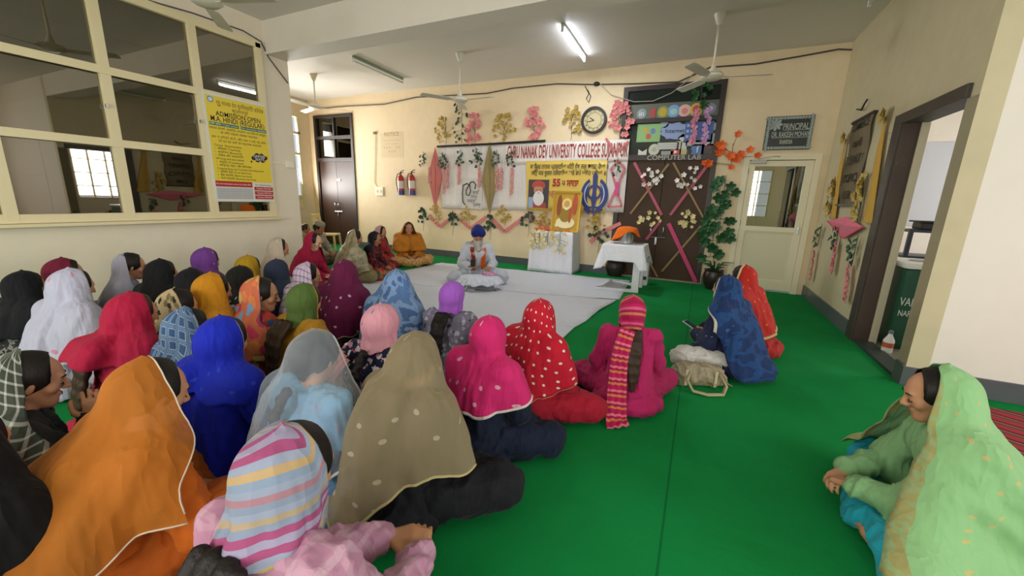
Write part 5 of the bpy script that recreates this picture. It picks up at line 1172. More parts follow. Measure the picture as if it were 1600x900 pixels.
def drape(prims, hc, ztop, hem, cut_a, cut_b=0., m=.012, tent=.5, fold=.012, seed=0, low=None, chin=None, yaw=0., nv=46, ns=84, tc=(0, .02), shrink=.35, flare=0., flare_az=0., nf=7, rmax=.62, side=0., gather=0., ramp=.10):
    """cloth surface hung over the implicit body; phi 0 = behind. hem=(back, right, left, front)"""
    rs = np.random.RandomState(seed); zb = min(hem)-.03; zb = max(.012, zb); nz, nph = 54, 72
    tt = np.linspace(0, 1, nz); Z = ztop-.0005-(ztop-zb)*(tt**1.5); ph = np.arange(nph)/nph*2*PI-PI
    zc = hc[2]-.06; w = np.clip((zc-Z)/max(.05, zc-.42), 0, 1); cx = hc[0]*(1-w)+tc[0]*w; cyy = (hc[1]-.012)*(1-w)+tc[1]*w
    rr = np.linspace(0, rmax, 52); D = np.stack([np.sin(ph), -np.cos(ph)], -1)
    X = np.empty((nz, nph, len(rr), 3)); X[..., 0] = cx[:, None, None]+D[None, :, None, 0]*rr; X[..., 1] = cyy[:, None, None]+D[None, :, None, 1]*rr; X[..., 2] = Z[:, None, None]
    S = np.full(X.shape[:3], 9.)
    for p in prims:
        if p[0] == 's': continue
        S = np.minimum(S, prim_sdf(p, X))
    ins = S < m; last = ins.shape[2]-1-np.argmax(ins[:, :, ::-1], 2); any_ = ins.any(2); s0 = np.take_along_axis(S, last[..., None], 2)[..., 0]-m; s1 = np.take_along_axis(S, np.minimum(last+1, len(rr)-1)[..., None], 2)[..., 0]-m
    Rb = np.where(any_, rr[last]+rr[1]*np.clip(-s0/(s1-s0+1e-9), 0, 1), 0.)
    R = Rb.copy()
    for i in range(1, nz): R[i] = np.maximum(R[i], R[i-1]-shrink*(Z[i-1]-Z[i]))
    H = R.copy()                                   # taut hull from crown to hem
    for k in range(nph):
        pts = []
        for i in range(nz):
            while len(pts) >= 2:
                (z1, r1), (z2, r2) = pts[-2], pts[-1]
                if (r2-r1)*(z1-Z[i]) <= (R[i, k]-r1)*(z1-z2): pts.pop()
                else: break
            pts.append((Z[i], R[i, k]))
        pz = np.array([p[0] for p in pts]); pr = np.array([p[1] for p in pts]); H[:, k] = np.interp(-Z, -pz, pr)
    tn = tent if np.isscalar(tent) else (tent[0]*(.5+.5*np.cos(ph))+tent[1]*(.5-.5*np.cos(ph)))[None, :]
    R = R*(1-tn)+np.maximum(H, R)*tn
    for _ in range(3): R = np.maximum(Rb, .25*np.roll(R, 1, 1)+.5*R+.25*np.roll(R, -1, 1))
    R[1:-1] = np.maximum(Rb[1:-1], .25*R[:-2]+.5*R[1:-1]+.25*R[2:])
    dr = np.clip((ztop-.13-Z)/.45, 0, 1.3)[:, None]
    if flare: R = R+flare*dr**1.3*np.clip(np.cos((ph-flare_az)/1.), 0, 1)[None, :]**1.5
    f_ = rs.uniform(0, 6.28, 5); PH, ZZ = np.meshgrid(ph, Z); wob = vnoise(np.stack([np.cos(PH)*2+seed, np.sin(PH)*2, ZZ*5], -1))*2.5
    pat = .5+.5*np.sin(PH*nf+f_[0]+wob*1.6); pat = pat**1.5*.7+.35*(.5+.5*np.sin(PH*(nf*2+3)+f_[1]-wob*2.2+ZZ*6))
    pn = vnoise(np.stack([np.cos(PH)*5+seed, np.sin(PH)*5, ZZ*4+seed], -1))
    R = R+1.5*fold*(dr**.6)*(pat+.5*(1-np.abs(pn*2-1))**2)+.0025*np.sin(PH*9+f_[2]+ZZ*40)*np.clip(dr*6, 0, 1)
    if gather: R = R+gather*(1-np.abs(vnoise(np.stack([np.cos(PH-.6)*2, np.sin(PH-.6)*2, ZZ*22+PH*3], -1))*2-1))**2*np.clip(dr*3, 0, 1)
    # opening in front
    chin = hc[2]-.11 if chin is None else chin; low = .02 if low is None else low
    yc = np.where(Z > chin, hc[1]+cut_a+cut_b*(Z-hc[2]), 0.); yl = hc[1]+low; q = np.clip((chin-Z)/ramp, 0, 1); yc = np.where(Z > chin, yc, (hc[1]+cut_a+cut_b*(chin-hc[2]))*(1-q)+yl*q)
    pr_, pl_ = np.full(nz, PI), np.full(nz, PI); aph = np.linspace(0, PI, 60)
    for i in range(nz):
        for sgn, arr in ((1, pr_), (-1, pl_)):
            r_ = np.interp(sgn*aph, ph, R[i], period=2*PI); a_ = sgn*aph; lx = r_*np.sin(a_); y_ = cyy[i]-r_*np.cos(a_)
            yy = y_*math.cos(yaw)-lx*math.sin(yaw)*1. if Z[i] > chin-.05 else y_; yy0 = (yy-hc[1]*math.cos(yaw)+hc[1]) if Z[i] > chin-.05 else y_
            ov = np.argwhere(yy0 > yc[i]); arr[i] = aph[ov[0, 0]] if len(ov) else PI
    for arr in (pr_, pl_):
        for _ in range(2): arr[1:-1] = .25*arr[:-2]+.5*arr[1:-1]+.25*arr[2:]
    V = np.zeros((nv+1, ns+1, 3)); UV = np.zeros((nv+1, ns+1, 2)); sv = np.linspace(-1, 1, ns+1)
    hb, hr, hl, hf = hem
    for j in range(nv+1):
        v = j/nv; 
        for i, s in enumerate(sv):
            sd = hr if s > 0 else hl; a = abs(s)
            hz = hb+(sd-hb)*(.5-.5*math.cos(PI*min(1, a/.5))) if a < .5 else sd+(hf-sd)*(.5-.5*math.cos(PI*min(1, (a-.5)/.5)))
            hz += .008*math.sin(s*14+f_[3])
            z = ztop-(ztop-hz)*v**1.5; z = max(z, .010)
            pm = np.interp(-z, -Z, pr_ if s > 0 else pl_); phi = s*pm
            kz = np.interp(-z, -Z, np.arange(nz)); k0 = int(min(kz, nz-2)); fz = kz-k0; kp = (phi+PI)/(2*PI)*nph; p0 = int(math.floor(kp)) % nph; fp_ = kp-math.floor(kp); p1 = (p0+1) % nph
            r = (R[k0, p0]*(1-fp_)+R[k0, p1]*fp_)*(1-fz)+(R[k0+1, p0]*(1-fp_)+R[k0+1, p1]*fp_)*fz
            x0 = np.interp(-z, -Z, cx); y0 = np.interp(-z, -Z, cyy)
            V[j, i] = (x0+r*math.sin(phi)+side*max(0, ztop-.15-z), y0-r*math.cos(phi), z); UV[j, i] = (phi*.17, (ztop-z)*1.0+.06*abs(math.cos(phi)))
    F = []; W_ = ns+1
    for j in range(nv):
        for i in range(ns): q = j*W_+i; F.append((q, q+W_, q+W_+1, q+1))
    edge = [V[j, 0] for j in range(nv, 3, -1)]+[V[j, ns] for j in range(4, nv+1)]; hemline = [V[nv, i] for i in range(ns+1)]
    return V.reshape(-1, 3), F, UV.reshape(-1, 2), edge, hemline

SKIN = {k: None for k in ('C08A66', 'B07A58', 'D0A080', '9C6A4C')}
def skin_mat(c):
    a = N('skin'); g = a.noise(a.co(), 30, 3); L = lin(c); a.base(a.mix(g, tuple(x*.92 for x in L[:3])+(1,), L)); a.p(Roughness=.55); a.b.inputs['Subsurface Weight'].default_value = .0; return a.m
for k in SKIN: SKIN[k] = skin_mat(k)
def hair_mat(c='16110F'):
    a = N('hair'); n = a.noise(a.mp(a.co(), (60, 60, 5)), 3, 3); L = lin(c); a.base(a.mix(n, L, tuple(min(1, x*1.9+.002) for x in L[:3])+(1,))); a.p(Roughness=.5); a.b.inputs['Specular IOR Level'].default_value = .22; a.bump(n, .4, .004); return a.m
M_HAIR = hair_mat(); M_HAIRB = hair_mat('2C1D14'); M_LIP = plain('8E4A42', .5); M_EYE = plain('1A1412', .3); M_BEARD = hair_mat('8F8A82')

def person(px, hz, face, label, veil=None, kam=None, sal=None, skin='C08A66', lean=.06, hp=.25, hy=0., hair='cap', hairmat=None, vis=False, h=.012, scale=1., arms=None, legs=None, group=None, up=0., torso=True, hoff=(0, 0), knee=.33, xtra=None, hands=True, seed=None, hands_k=.9, eyes=False, skirt=True, kneez=.11, footout=None, roll=0.):
    """px = pixel of the crown of the head (surveyed), hz = its height; face = compass heading in degrees (90 = +Y, away along the room)"""
    seed = (abs(hash(str(px))) if False else int(px[0]*7+px[1])) % 997 if seed is None else seed; rs = np.random.RandomState(seed)
    th = math.radians(face-90); S0 = (hz-.015)/.835
    # skeleton, metres for a sitting height of 0.83
    def q(x, y, z): return A3(x, y, z)
    ln = lean; hc = q(hoff[0], .055+ln*1.25, .70-ln*.22+hoff[1]); HR = Rz(hy)@Rx(-hp)@Ry(roll)
    neck = q(0, .025+ln, .565-ln*.1); ch = q(0, .01+ln*.75, .42); pel = q(0, -.02, .115)
    J = dict(sl=q(-.155, .015+ln, .53-ln*.1), sr=q(.155, .015+ln, .53-ln*.1), el=q(-.215, .10+ln*.6, .30), er=q(.215, .10+ln*.6, .30), wl=q(-.10, .30, .205), wr=q(.10, .30, .205),
             hl=q(-.09, .02, .115), hr=q(.09, .02, .115), kl=q(-knee, .27, kneez), kr=q(knee, .27, kneez), al=q(.07, .33, .06), ar=q(-.10, .37, .055), tl=q(.25, .27, .045), tr=q(-.27, .31, .045), hdl=(.75, .55, -.3), hdr=(-.75, .55, -.3))
    if arms: J.update({k: A3(*v) for k, v in arms.items()})
    if legs: J.update({k: A3(*v) for k, v in legs.items()})
    trunk = [cap((-.055, -.015, .13), ch+(-.05, 0, 0), .108, .090, .05), cap((.055, -.015, .13), ch+(.05, 0, 0), .108, .090, .05), cap(ch+(-.05, 0, 0), neck+(-.06, -.005, -.06), .09, .065, .05), cap(ch+(.05, 0, 0), neck+(.06, -.005, -.06), .09, .065, .05), cap(J['sl'], J['sr'], .048, .048, .04)]
    bust = [ell(ch+(-.058, .075, .01), (.058, .05, .06)), ell(ch+(.058, .075, .01), (.058, .05, .06))]
    upper = [cap(J['sl'], J['el'], .047, .040, .03), cap(J['sr'], J['er'], .047, .040, .03), cap(J['el'], J['wl'], .038, .026), cap(J['er'], J['wr'], .038, .026)]
    lower = [cap(J['hl'], J['kl'], .085, .062, .03), cap(J['hr'], J['kr'], .085, .062, .03), cap(J['kl'], J['al'], .058, .036, .03), cap(J['kr'], J['ar'], .058, .036, .03)]
    headp = head_prims(hc, HR); neckp = [cap(neck-(0, 0, .03), hc+HR@A3(0, -.015, -.05), .046, .044, .02)]
    handp = (hand_prims(J['wl'], J['hdl'], (0, .1, 1), 1, hands_k)+hand_prims(J['wr'], J['hdr'], (0, .1, 1), -1, hands_k)) if hands else []
    feet = foot_prims(J['al'], J['tl'])+foot_prims(J['ar'], J['tr'])
    body = trunk+upper+lower+neckp+headp+handp+feet+(bust if skin != 'M' else [])
    hh = .006 if vis else h
    top = hc+HR@A3(0, -.012, .112)
    P = zp(px[0], px[1], hz)
    crown = hc+HR@A3(0, -.014, .030); ctop = crown[2]+(.105 if veil else .088)
    sc = hz/ctop if not up else scale
    rot = Rz(th); off = rot@(A3(crown[0], crown[1], 0)*sc); loc = (P[0]-off[0], P[1]-off[1], up)
    V, Q = nets(body, hh); V = vsmooth(V, Q, 1)
    root = mesh_obj('person', V, Q, SKIN[skin], None, True, local=True)
    root.location = loc; root.rotation_euler = (0, 0, th); root.scale = (sc, sc, sc)
    root['label'] = label; root['category'] = 'person'
    if group: root['group'] = group
    def part(nm, V, F, mat, smooth=True, uv=None, solid=0., par=None, **kw):
        o = mesh_obj(nm, V, F, mat, par or root, smooth, uv=uv, local=True, **kw)
        if solid: md = o.modifiers.new('thickness', 'SOLIDIFY'); md.thickness = solid; md.offset = 1
        return o
    # clothes
    cl_lower = lower+[cap(J['hl'], J['kl'], .100, .072, .05), cap(J['hr'], J['kr'], .100, .072, .05), cap(J['kl'], J['al']*.93+J['kl']*.07, .070, .050, .05), cap(J['kr'], J['ar']*.93+J['kr']*.07, .070, .050, .05), ell((0, -.02, .10), (.19, .16, .10))]
    cl_upper = trunk+bust+[cap(J['sl'], J['el'], .052, .052, .03), cap(J['sr'], J['er'], .052, .052, .03), cap(J['el'], J['wl']*.92+J['el']*.08, .050, .038), cap(J['er'], J['wr']*.92+J['er']*.08, .050, .038)]
    if skirt: cl_upper = cl_upper+[ell((0, -.05, .075), (.235, .185, .085), k=.06), cap((-.10, .05, .15), (-.22, .24, .15), .075, .06, .06), cap((.10, .05, .15), (.22, .24, .15), .075, .06, .06)]
    hc_ = max(h, .010)
    if sal: V, Q = nets(cl_lower, hc_, grow=.008); V = folds(vsmooth(V, Q, 1), Q, .017, (12, 7, 12), seed*.1); part('trousers', V, Q, sal)
    if kam: V, Q = nets(cl_upper, hc_, grow=.010); V = folds(vsmooth(V, Q, 1), Q, .016, (17, 17, 4), seed*.1+3); part('tunic', V, Q, kam)
    # hair
    hm = hairmat or M_HAIR
    if hair:
        hd = [headp[0], ell(hc+HR@A3(0, -.028, .015), (.073, .086, .088), HR), neckp[0]]
        V, F, uv, _, _ = drape(hd, hc, top[2]+.006 if False else float((hc+HR@A3(0, -.020, .028))[2]+np.linalg.norm((HR.T@A3(0, 0, 1))*A3(.074, .092, .084))+.012), (hc[2]-.075, hc[2]-.03, hc[2]-.03, hc[2]-.02), .048, .12, m=.010, tent=0., fold=.0, seed=seed, low=-.035, chin=hc[2]+.0, ramp=.05, yaw=hy, nv=22, ns=40, shrink=2.5, tc=(neck[0], neck[1]-.02))
        part('hair', V, F, hm, solid=.004)
    hairp = []
    if hair in ('long', 'braid', 'open', 'sidebraid'):
        bx = -.085 if hair == 'sidebraid' else 0.; zt_ = (veil.get('hem', (.3,))[0] if veil else .55); sheer_ = bool(veil and veil.get('sheer')); z0 = min(zt_+.05, .585) if not sheer_ else .60
        sl = (ch[1]-neck[1])/(.42-.56); yb = lambda z: (neck[1]+(z-.56)*sl if z > .42 else ch[1]*(z-.13)/.29-.015*(1-(z-.13)/.29))-(.118 if z < .5 else .118-.5*(z-.5))-.052
        zs = [z0-(z0-.20)*t for t in np.linspace(0, 1, 7)]
        if hair in ('long', 'open'):
            w_ = .040 if hair == 'long' else .062; lines = []
            for u in np.linspace(-1, 1, 6):
                lines.append([A3(bx+u*w_*(1-.55*t**1.5)+.008*math.sin(t*6+u*9), yb(z)-.010*math.sin(PI*t)-.004*abs(u), z) for z, t in zip(zs, np.linspace(0, 1, 7))])
            for L_ in lines:
                cut_ = 5 if abs(L_[0][0]-bx) > w_*.7 else 6
                for q in range(cut_): hairp.append(cap(L_[q], L_[q+1], .017-.0015*q, .0155-.0018*q, .018))
            V, Q = nets(hairp, .008); V = folds(V, Q, .004, (55, 55, 1.2), seed); part('long_hair', V, Q, hm)
        else:
            n_ = 15
            for q in range(6): hairp.append(cap((bx, yb(zs[q])-.004, zs[q]), (bx, yb(zs[q+1])-.004, zs[q+1]), .020-.0018*q, .0185-.0018*q, .01))
            for k in range(n_):
                t = k/(n_-1); z = z0-(z0-.20)*t; s_ = 1.2-.6*t
                hairp.append(ell((bx+(-1)**k*.009*s_, yb(z)-.008, z), (.019*s_, .015*s_, .021), Ry((-1)**k*.6), .004))
            V, Q = nets(hairp, .006); part('braid', V, Q, hm)
    if eyes:
        mb = MB()
        for s_ in (-1, 1):
            def g(v): return hc+HR@A3(*v)
            mb.tube([g((s_*.046, .079, .002)), g((s_*.038, .0855, -.002)), g((s_*.030, .0875, -.003)), g((s_*.022, .0865, -.002)), g((s_*.016, .083, .002))], .0022, 5)
        part('eyelashes', mb.V, mb.F, M_EYE); mb = MB()
        for s_ in (-1, 1): mb.tube([g((s_*.052, .074, .028)), g((s_*.040, .084, .034)), g((s_*.028, .0885, .034)), g((s_*.016, .088, .030))], [.0015, .003, .0032, .002], 5)
        part('eyebrows', mb.V, mb.F, M_HAIR); mb = MB()
        mb.tube([g((-.021, .083, -.052)), g((-.010, .0895, -.050)), g((0, .0895, -.051)), g((.010, .0895, -.050)), g((.021, .083, -.052))], [.002, .0048, .0042, .0048, .002], 6)
        part('lips', mb.V, mb.F, M_LIP)
    # veil
    if veil:
        v = dict(veil); mat = v.pop('mat'); sheer = v.pop('sheer', False); trim = v.pop('trim', None); arm_in = v.pop('arms', True); etrim = v.pop('etrim', None); border = v.pop('border', None); tr_r = v.pop('trim_r', .006)
        pr0 = [headp[0], headp[1], ell(hc+HR@A3(0, -.03, .01), (.078, .088, .092), HR)]; hood = v['hem'][0] >= .54 if 'hem' in v else False; pr = neckp+([cap(neck+(0, -.01, -.02), ch+(0, -.01, .04), .045, .06, .03)] if hood else trunk)+([] if hood else bust)+(cl_upper if arm_in else [])+(lower if v.pop('legs', False) else [])
        if v.get('hem', (.3,))[0] < .54: pr = pr+hairp
        pr = [(p[0], p[1], p[2], p[3]+.024, p[4]+.024, p[5]) if p[0] == 'c' else ('e', p[1], p[2]+.022, p[3], p[4], p[5]) for p in pr]+pr0
        czz = hc+HR@A3(0, -.012, .032); rz_ = HR.T@A3(0, 0, 1); zt = max(float(czz[2]+np.linalg.norm(rz_*A3(.074, .094, .080))), float((hc+HR@A3(0, -.028, .015))[2]+np.linalg.norm(rz_*A3(.073, .086, .088))))+v.get('m', .014)+.012
        v.setdefault('m', .014); v.setdefault('hem', (.30, .33, .33, .36)); v.setdefault('cut_a', .035)
        V, F, uv, edge, heml = drape(pr, hc, zt, seed=seed, yaw=hy, tc=(0, ch[1]-.01), **v)
        kw = {}
        if border:
            bm_, nc, nr = border; nf_ = np.arange(len(F)); col_, row_ = nf_ % 84, nf_//84
            kw = dict(mats=[mat, bm_], fm=((col_ < nc) | (col_ >= 84-nc) | (row_ >= 46-nr)).astype(int)*(row_ > 8))
        vo = part('veil', V, F, mat, uv=uv, solid=0. if sheer else .004, **kw)
        if trim:
            mb = MB(); mb.tube([p+(0, 0, -.001) for p in heml], tr_r, 6); part('veil_hem', mb.V, mb.F, trim, par=vo)
        if etrim:
            mb = MB(); mb.tube(edge[2:-2], tr_r*.8, 6); part('veil_edging', mb.V, mb.F, etrim, par=vo)
    if xtra: xtra(root, part, dict(J=J, hc=hc, HR=HR, ch=ch, top=top, neck=neck, sc=sc))
    return root

def strip(part, nm, pts, width, mat, uvs=1., thick=.005, lift=(0, 0, 1), nfold=3):
    """length of cloth laid along a path (scarf ends, shawl tails)"""
    P = [A3(*p) for p in pts]; out = []; m = 7
    for i in range(len(P)-1):
        p0, p1, p2, p3 = P[max(i-1, 0)], P[i], P[i+1], P[min(i+2, len(P)-1)]
        for t in np.linspace(0, 1, m, endpoint=False): out.append(.5*((2*p1)+(-p0+p2)*t+(2*p0-5*p1+4*p2-p3)*t*t+(-p0+3*p1-3*p2+p3)*t**3))
    out.append(P[-1]); V = []; UV = []; L = 0; n = 12; W_ = width if hasattr(width, '__len__') else (width, width)
    for i, p in enumerate(out):
        d = out[min(i+1, len(out)-1)]-out[max(i-1, 0)]; d /= np.linalg.norm(d)+1e-9; up = A3(*lift); s = np.cross(d, up); s /= np.linalg.norm(s)+1e-9; nn = np.cross(s, d); f = i/(len(out)-1); w = W_[0]+(W_[1]-W_[0])*f
        if i: L += np.linalg.norm(p-out[i-1])
        for k in range(n+1):
            u = k/n*2-1; q = p+s*w*u+nn*(.012*math.sin(u*nfold*3.14+i*.15)); q[2] = max(q[2], .006+.004*math.sin(u*9)); V.append(q); UV.append((L*uvs, u*w+.3))
    F = []
    for i in range(len(out)-1):
        for k in range(n): q = i*(n+1)+k; F.append((q, q+1, q+n+2, q+n+1))
    return part(nm, V, F, mat, uv=UV, solid=thick)
FK = .84
def fb(kind, cols, scale=1., alpha=1., src='UV', **k): return fabric(kind, cols if isinstance(cols, list) else [cols], scale, alpha, src, **k)
def fo(c, **k): return fabric('plain', [c], src='Object', **k)
def fp_(kind, cols, scale, **k): return fabric(kind, cols, scale, 1., 'Object', **k)
LAPK = .27
# ---- the ring nearest the camera
def x_mag(root, part, G):
    strip(part, 'veil_tail', [(-.05, -.09, .62), (-.085, -.135, .50), (-.10, -.155, .34), (-.105, -.20, .17), (-.11, -.30, .05), (-.10, -.36, .018)], (.05, .075), fb('stripes', ['C2185B', 'E8788C', 'B01850', 'D98450', 'C2185B'], 12, rot=PI/2), lift=(0, -1, .3))
person((990, 460), .79, 108, 'seated woman in plain magenta tunic with striped veil tail and loose dark hair', veil=dict(mat=fb('stripes', ['C2185B', 'D4587F', 'A8144C', 'CC7850', 'B5154F', 'A8144C'], 9), hem=(.585, .60, .60, .56), cut_a=.04, tent=.08, fold=.008, arms=False), kam=fo('B5205F'), sal=fo('AD1C58'), hair='long', hairmat=M_HAIRB, xtra=x_mag, knee=.33)
person((845, 466), .80, 74, 'seated woman in bright red veil covered in white dots', veil=dict(mat=fb('dots', ['C4142E', 'E2D6CC'], 17), hem=(.13, .24, .17, .3), cut_a=.04, tent=.35, fold=.012, trim=fo('D8A878'), trim_r=.004), kam=fo('A8142C'), sal=fo('B01832'), knee=.36)
def x_pn(root, part, G):
    pass
person((765, 492), .80, 80, 'seated woman in navy clothes with hot pink veil edged in white', veil=dict(mat=fb('sprig', ['D4266E', 'E8A0B8'], 12), hem=(.33, .34, .30, .4), cut_a=.04, tent=.2, fold=.012, trim=fo('D9CFC8'), trim_r=.010), kam=fo('10182E'), sal=fo('121C34'), knee=.34, footout=1, legs=dict(tl=(.27, .22, .05), al=(.14, .27, .06)))
person((650, 518), .84, 80, 'seated woman in black clothes under a long sheer olive-beige veil', veil=dict(mat=fb('sprig', ['A09070', 'D0C4A8'], 14, alpha=.62), sheer=True, hem=(.13, .30, .16, .3), cut_a=.04, tent=.5, m=.022, fold=.014, trim=fo('BFAE7C'), trim_r=.006), kam=fo('14141A'), sal=fo('16161C'), knee=.37, hair='long', kneez=.15)
def x_net(root, part, G):
    pass
person((490, 515), .83, 92, 'seated woman in light blue tunic under a sheer white net veil with lace border', veil=dict(mat=fb('sprig', ['C8D2DC', 'E8B8C0'], 14, alpha=.22), sheer=True, hem=(.22, .26, .2, .3), cut_a=.05, tent=.75, m=.022, fold=.012, trim=fo('DDE2E8'), trim_r=.007, border=(fb('print', ['D0D4D8', '4A5460'], 60), 3, 0)), kam=fo('7CB4DC'), sal=fo('6E9CC8'), hair='braid', knee=.35, kneez=.13)
person((345, 492), .83, 96, 'seated woman in royal blue tunic and veil with a black side braid', veil=dict(mat=fb('sprig', ['1428B8', '2E46C8'], 16), hem=(.50, .46, .50, .42), cut_a=.02, tent=.15, fold=.010, arms=False, border=(fo('B8A48A'), 1, 0)), kam=fo('1020A8'), sal=fo('0E1C90'), hair='sidebraid', knee=.30)
def x_or(root, part, G):
    J = G['J']; mb = MB()
    for t in (.90, .93, .96): 
        c = J['wr']*t+J['er']*(1-t)+(J['wr']-J['er'])*.0; d = (J['wr']-J['er'])/np.linalg.norm(J['wr']-J['er']); u = np.cross(d, (0, 0, 1)); u /= np.linalg.norm(u); w = np.cross(d, u); mb.tube([c+d*.03+(u*math.cos(a)+w*math.sin(a))*.038 for a in np.linspace(0, 6.283, 15)], .005, 5)
    part('bangles', mb.V, mb.F, plain('D9C49A', .4))
person((228, 557), .84, 84, 'seated woman in orange tunic with long sheer orange veil edged in silver', vis=True, eyes=True, hp=.40, lean=.12, veil=dict(mat=fb('plain', ['CC7A28'], alpha=.64), sheer=True, hem=(.17, .30, .22, .36), cut_a=.02, cut_b=-.1, low=-.06, tent=.85, fold=.016, m=.018, flare=.22, flare_az=-.2, trim=fo('E2D2C0'), trim_r=.0032, etrim=fo('E2D2C0')), kam=fo('CC6416'), sal=fo('B85812'), arms=dict(er=(.24, .20, .26), wr=(.17, .40, .22), hdr=(-.3, .9, -.25)), legs=dict(kr=(.22, .30, .26), kl=(-.28, .30, .18)), xtra=x_or)
def x_st(root, part, G):
    pass
person((447, 660), .86, 92, 'seated woman in pink checked tunic with pastel striped veil at the bottom edge', vis=True, hp=.35, lean=.10, veil=dict(mat=fb('stripes', ['8E98B0', '9CA4BC', 'B8A084', '8E98B0', 'A8507C', 'A49CB8', 'A8507C', '9CA4BC', 'C4A478', '8C9CB4', '9AA2BA', 'B0808C'], 5.2, rot=.25), hem=(.565, .57, .56, .54), cut_a=.02, cut_b=-.10, tent=.10, flare=.16, fold=.020, arms=False, m=.018), kam=fp_('plaid', ['C48CA8', 'D4AABC'], 16), sal=fo('D89AB4'), hair='open', arms=dict(el=(-.20, .2, .30), er=(.22, .22, .28), wr=(.16, .46, .24), hdr=(-.5, .75, .1), wl=(.04, .46, .25), hdl=(.75, .5, .1)), knee=.36, kneez=.13)
# green-veiled woman on the right
def x_gr(root, part, G):
    strip(part, 'shawl_border', [(-.20, -.06, .52), (-.27, .10, .36), (-.33, .26, .23), (-.36, .34, .09), (-.30, .36, .03)], (.05, .09), fb('print', ['B9AE78', '9AA070', 'CFC8A0'], 55), lift=(-1, .1, .35))
person((1475, 573), .80, 172, 'seated woman in pale green shawl and turquoise trousers, alone at the right edge', vis=True, eyes=True, lean=.13, hp=.38, veil=dict(mat=fb('sprig', ['93C488', 'C9B878'], 20), hem=(.02, .05, .02, .12), cut_a=.03, cut_b=-.12, low=.155, ramp=.42, tent=.6, fold=.018, gather=.018, legs=True, nf=5, m=.026, border=(fb('print', ['A8A468', '9CB07C', 'B9AC74'], 40), 3, 2)), kam=fo('8FBF86'), sal=fo('25AEC4'), arms=dict(el=(-.20, .26, .24), er=(.20, .26, .24), wl=(-.08, .42, .19), wr=(.08, .42, .17)), knee=.41, hairmat=M_HAIR)
# pair facing left near the office door
person((1137, 429), .84, 150, 'seated woman in long blue veil and white trousers beside the tan handbag', vis=True, lean=.10, hp=.45, veil=dict(mat=fb('print', ['16305E', '1E4478', '16305E', '2F5F94'], 6), hem=(.05, .22, .05, .38), cut_a=.03, low=-.10, tent=.45, fold=.018, border=(fb('print', ['CFC8B8', '8A8478'], 60), 2, 0), trim=fo('1C2E58')), kam=fp_('dots', ['20284A', 'B8BCC8'], 22), sal=fo('D2CEC8'), arms=dict(wl=(-.04, .36, .24), wr=(.10, .38, .28), el=(-.22, .14, .28), er=(.22, .16, .30)), knee=.36)
person((1163, 413), .86, 152, 'seated woman in red veil with gold border behind the blue-veiled woman', lean=.10, hp=.4, veil=dict(mat=fb('sprig', ['B4261C', 'C86A2C'], 14), hem=(.22, .3, .20, .35), cut_a=-.01, low=.02, tent=.5, fold=.015, trim=fo('C9AA78'), trim_r=.014, etrim=fo('D0B48A')), kam=fo('A8241C'), sal=fo('A03018'), knee=.28)
# ---- second ring
person((595, 473), .83, 96, 'seated woman in navy floral tunic with pale pink veil and banded braid', veil=dict(mat=fb('sprig', ['DC9AA8', '6A8AA4'], 12), hem=(.575, .57, .57, .5), cut_a=.04, tent=.1, fold=.012, arms=False), kam=fp_('floral', ['161C38', 'D8B8C4', 'B87890', 'D8D0D4'], 26), sal=fo('A83A58'), hair='braid', knee=LAPK, xtra=lambda r, part, G: strip(part, 'veil_tail', [(-.08, -.08, .58), (-.16, -.12, .46), (-.20, -.13, .30), (-.20, -.16, .12)], (.05, .07), fo('D88A88'), lift=(-.4, -1, .2)))
person((707, 438), .80, 96, 'seated woman in grey floral tunic with plain lilac veil', veil=dict(mat=fb('plain', ['A55FC8']), hem=(.58, .58, .46, .48), cut_a=.04, tent=.1, fold=.012, arms=False), kam=fp_('floral', ['7A7888', 'B8B4C4', '3E3C4C', '9C8CB0'], 24), sal=fo('5E5A70'), hair='long', knee=LAPK)
person((620, 420), .84, 96, 'seated woman in washed denim blue leaf-print veil beside the white sheet', veil=dict(mat=fb('print', ['5878A8', '7E9CC4', '4A6898', '94AECC'], 7), hem=(.14, .2, .2, .3), cut_a=.04, tent=.8, fold=.012), kam=fo('33425E'), sal=fo('2E3A52'), knee=LAPK)
person((538, 405), .86, 98, 'seated woman in maroon veil with small white dots', veil=dict(mat=fb('sprig', ['64123E', 'C8A8B8'], 14), hem=(.20, .24, .22, .3), cut_a=.04, tent=.6, fold=.014, trim=fo('B8A088')), kam=fp_('print', ['2A1410', '4A2418', '1E100E'], 30), sal=fo('2A1612'), knee=LAPK)
person((475, 441), .83, 88, 'seated woman in olive green veil over a mustard yellow tunic', veil=dict(mat=fb('plain', ['50682E']), hem=(.55, .56, .52, .5), cut_a=.02, tent=.15, fold=.012, arms=False, border=(fo('C08C1C'), 2, 0)), kam=fo('B88420'), sal=fo('A87618'), hair='open', hairmat=M_HAIRB, knee=LAPK)
person((480, 409), .81, 84, 'seated woman in lavender checked veil with face turned right', hy=-.5, eyes=True, h=.008, veil=dict(mat=fb('plaid', ['C8B8CC', '6E3E6C'], 18), hem=(.24, .3, .28, .3), cut_a=.01, tent=.5, fold=.014), kam=fo('8A7090'), sal=fo('6A5070'), knee=LAPK)
person((405, 431), .84, 80, 'seated woman in colourful orange, pink and yellow patchwork floral veil', hy=-.5, eyes=True, h=.008, veil=dict(mat=fb('floral', ['C86A48', 'C8A048', 'C83A58', '7C98B8', 'D88048', 'B83048', 'CDB070'], 11), hem=(.26, .3, .28, .3), cut_a=-.005, tent=.35, fold=.018, border=(fo('4A5A78'), 1, 0)), kam=fp_('floral', ['B8402E', 'D8B040', 'D03060', '50808A', '3A5A8A'], 16), sal=fo('A83A30'), knee=LAPK)
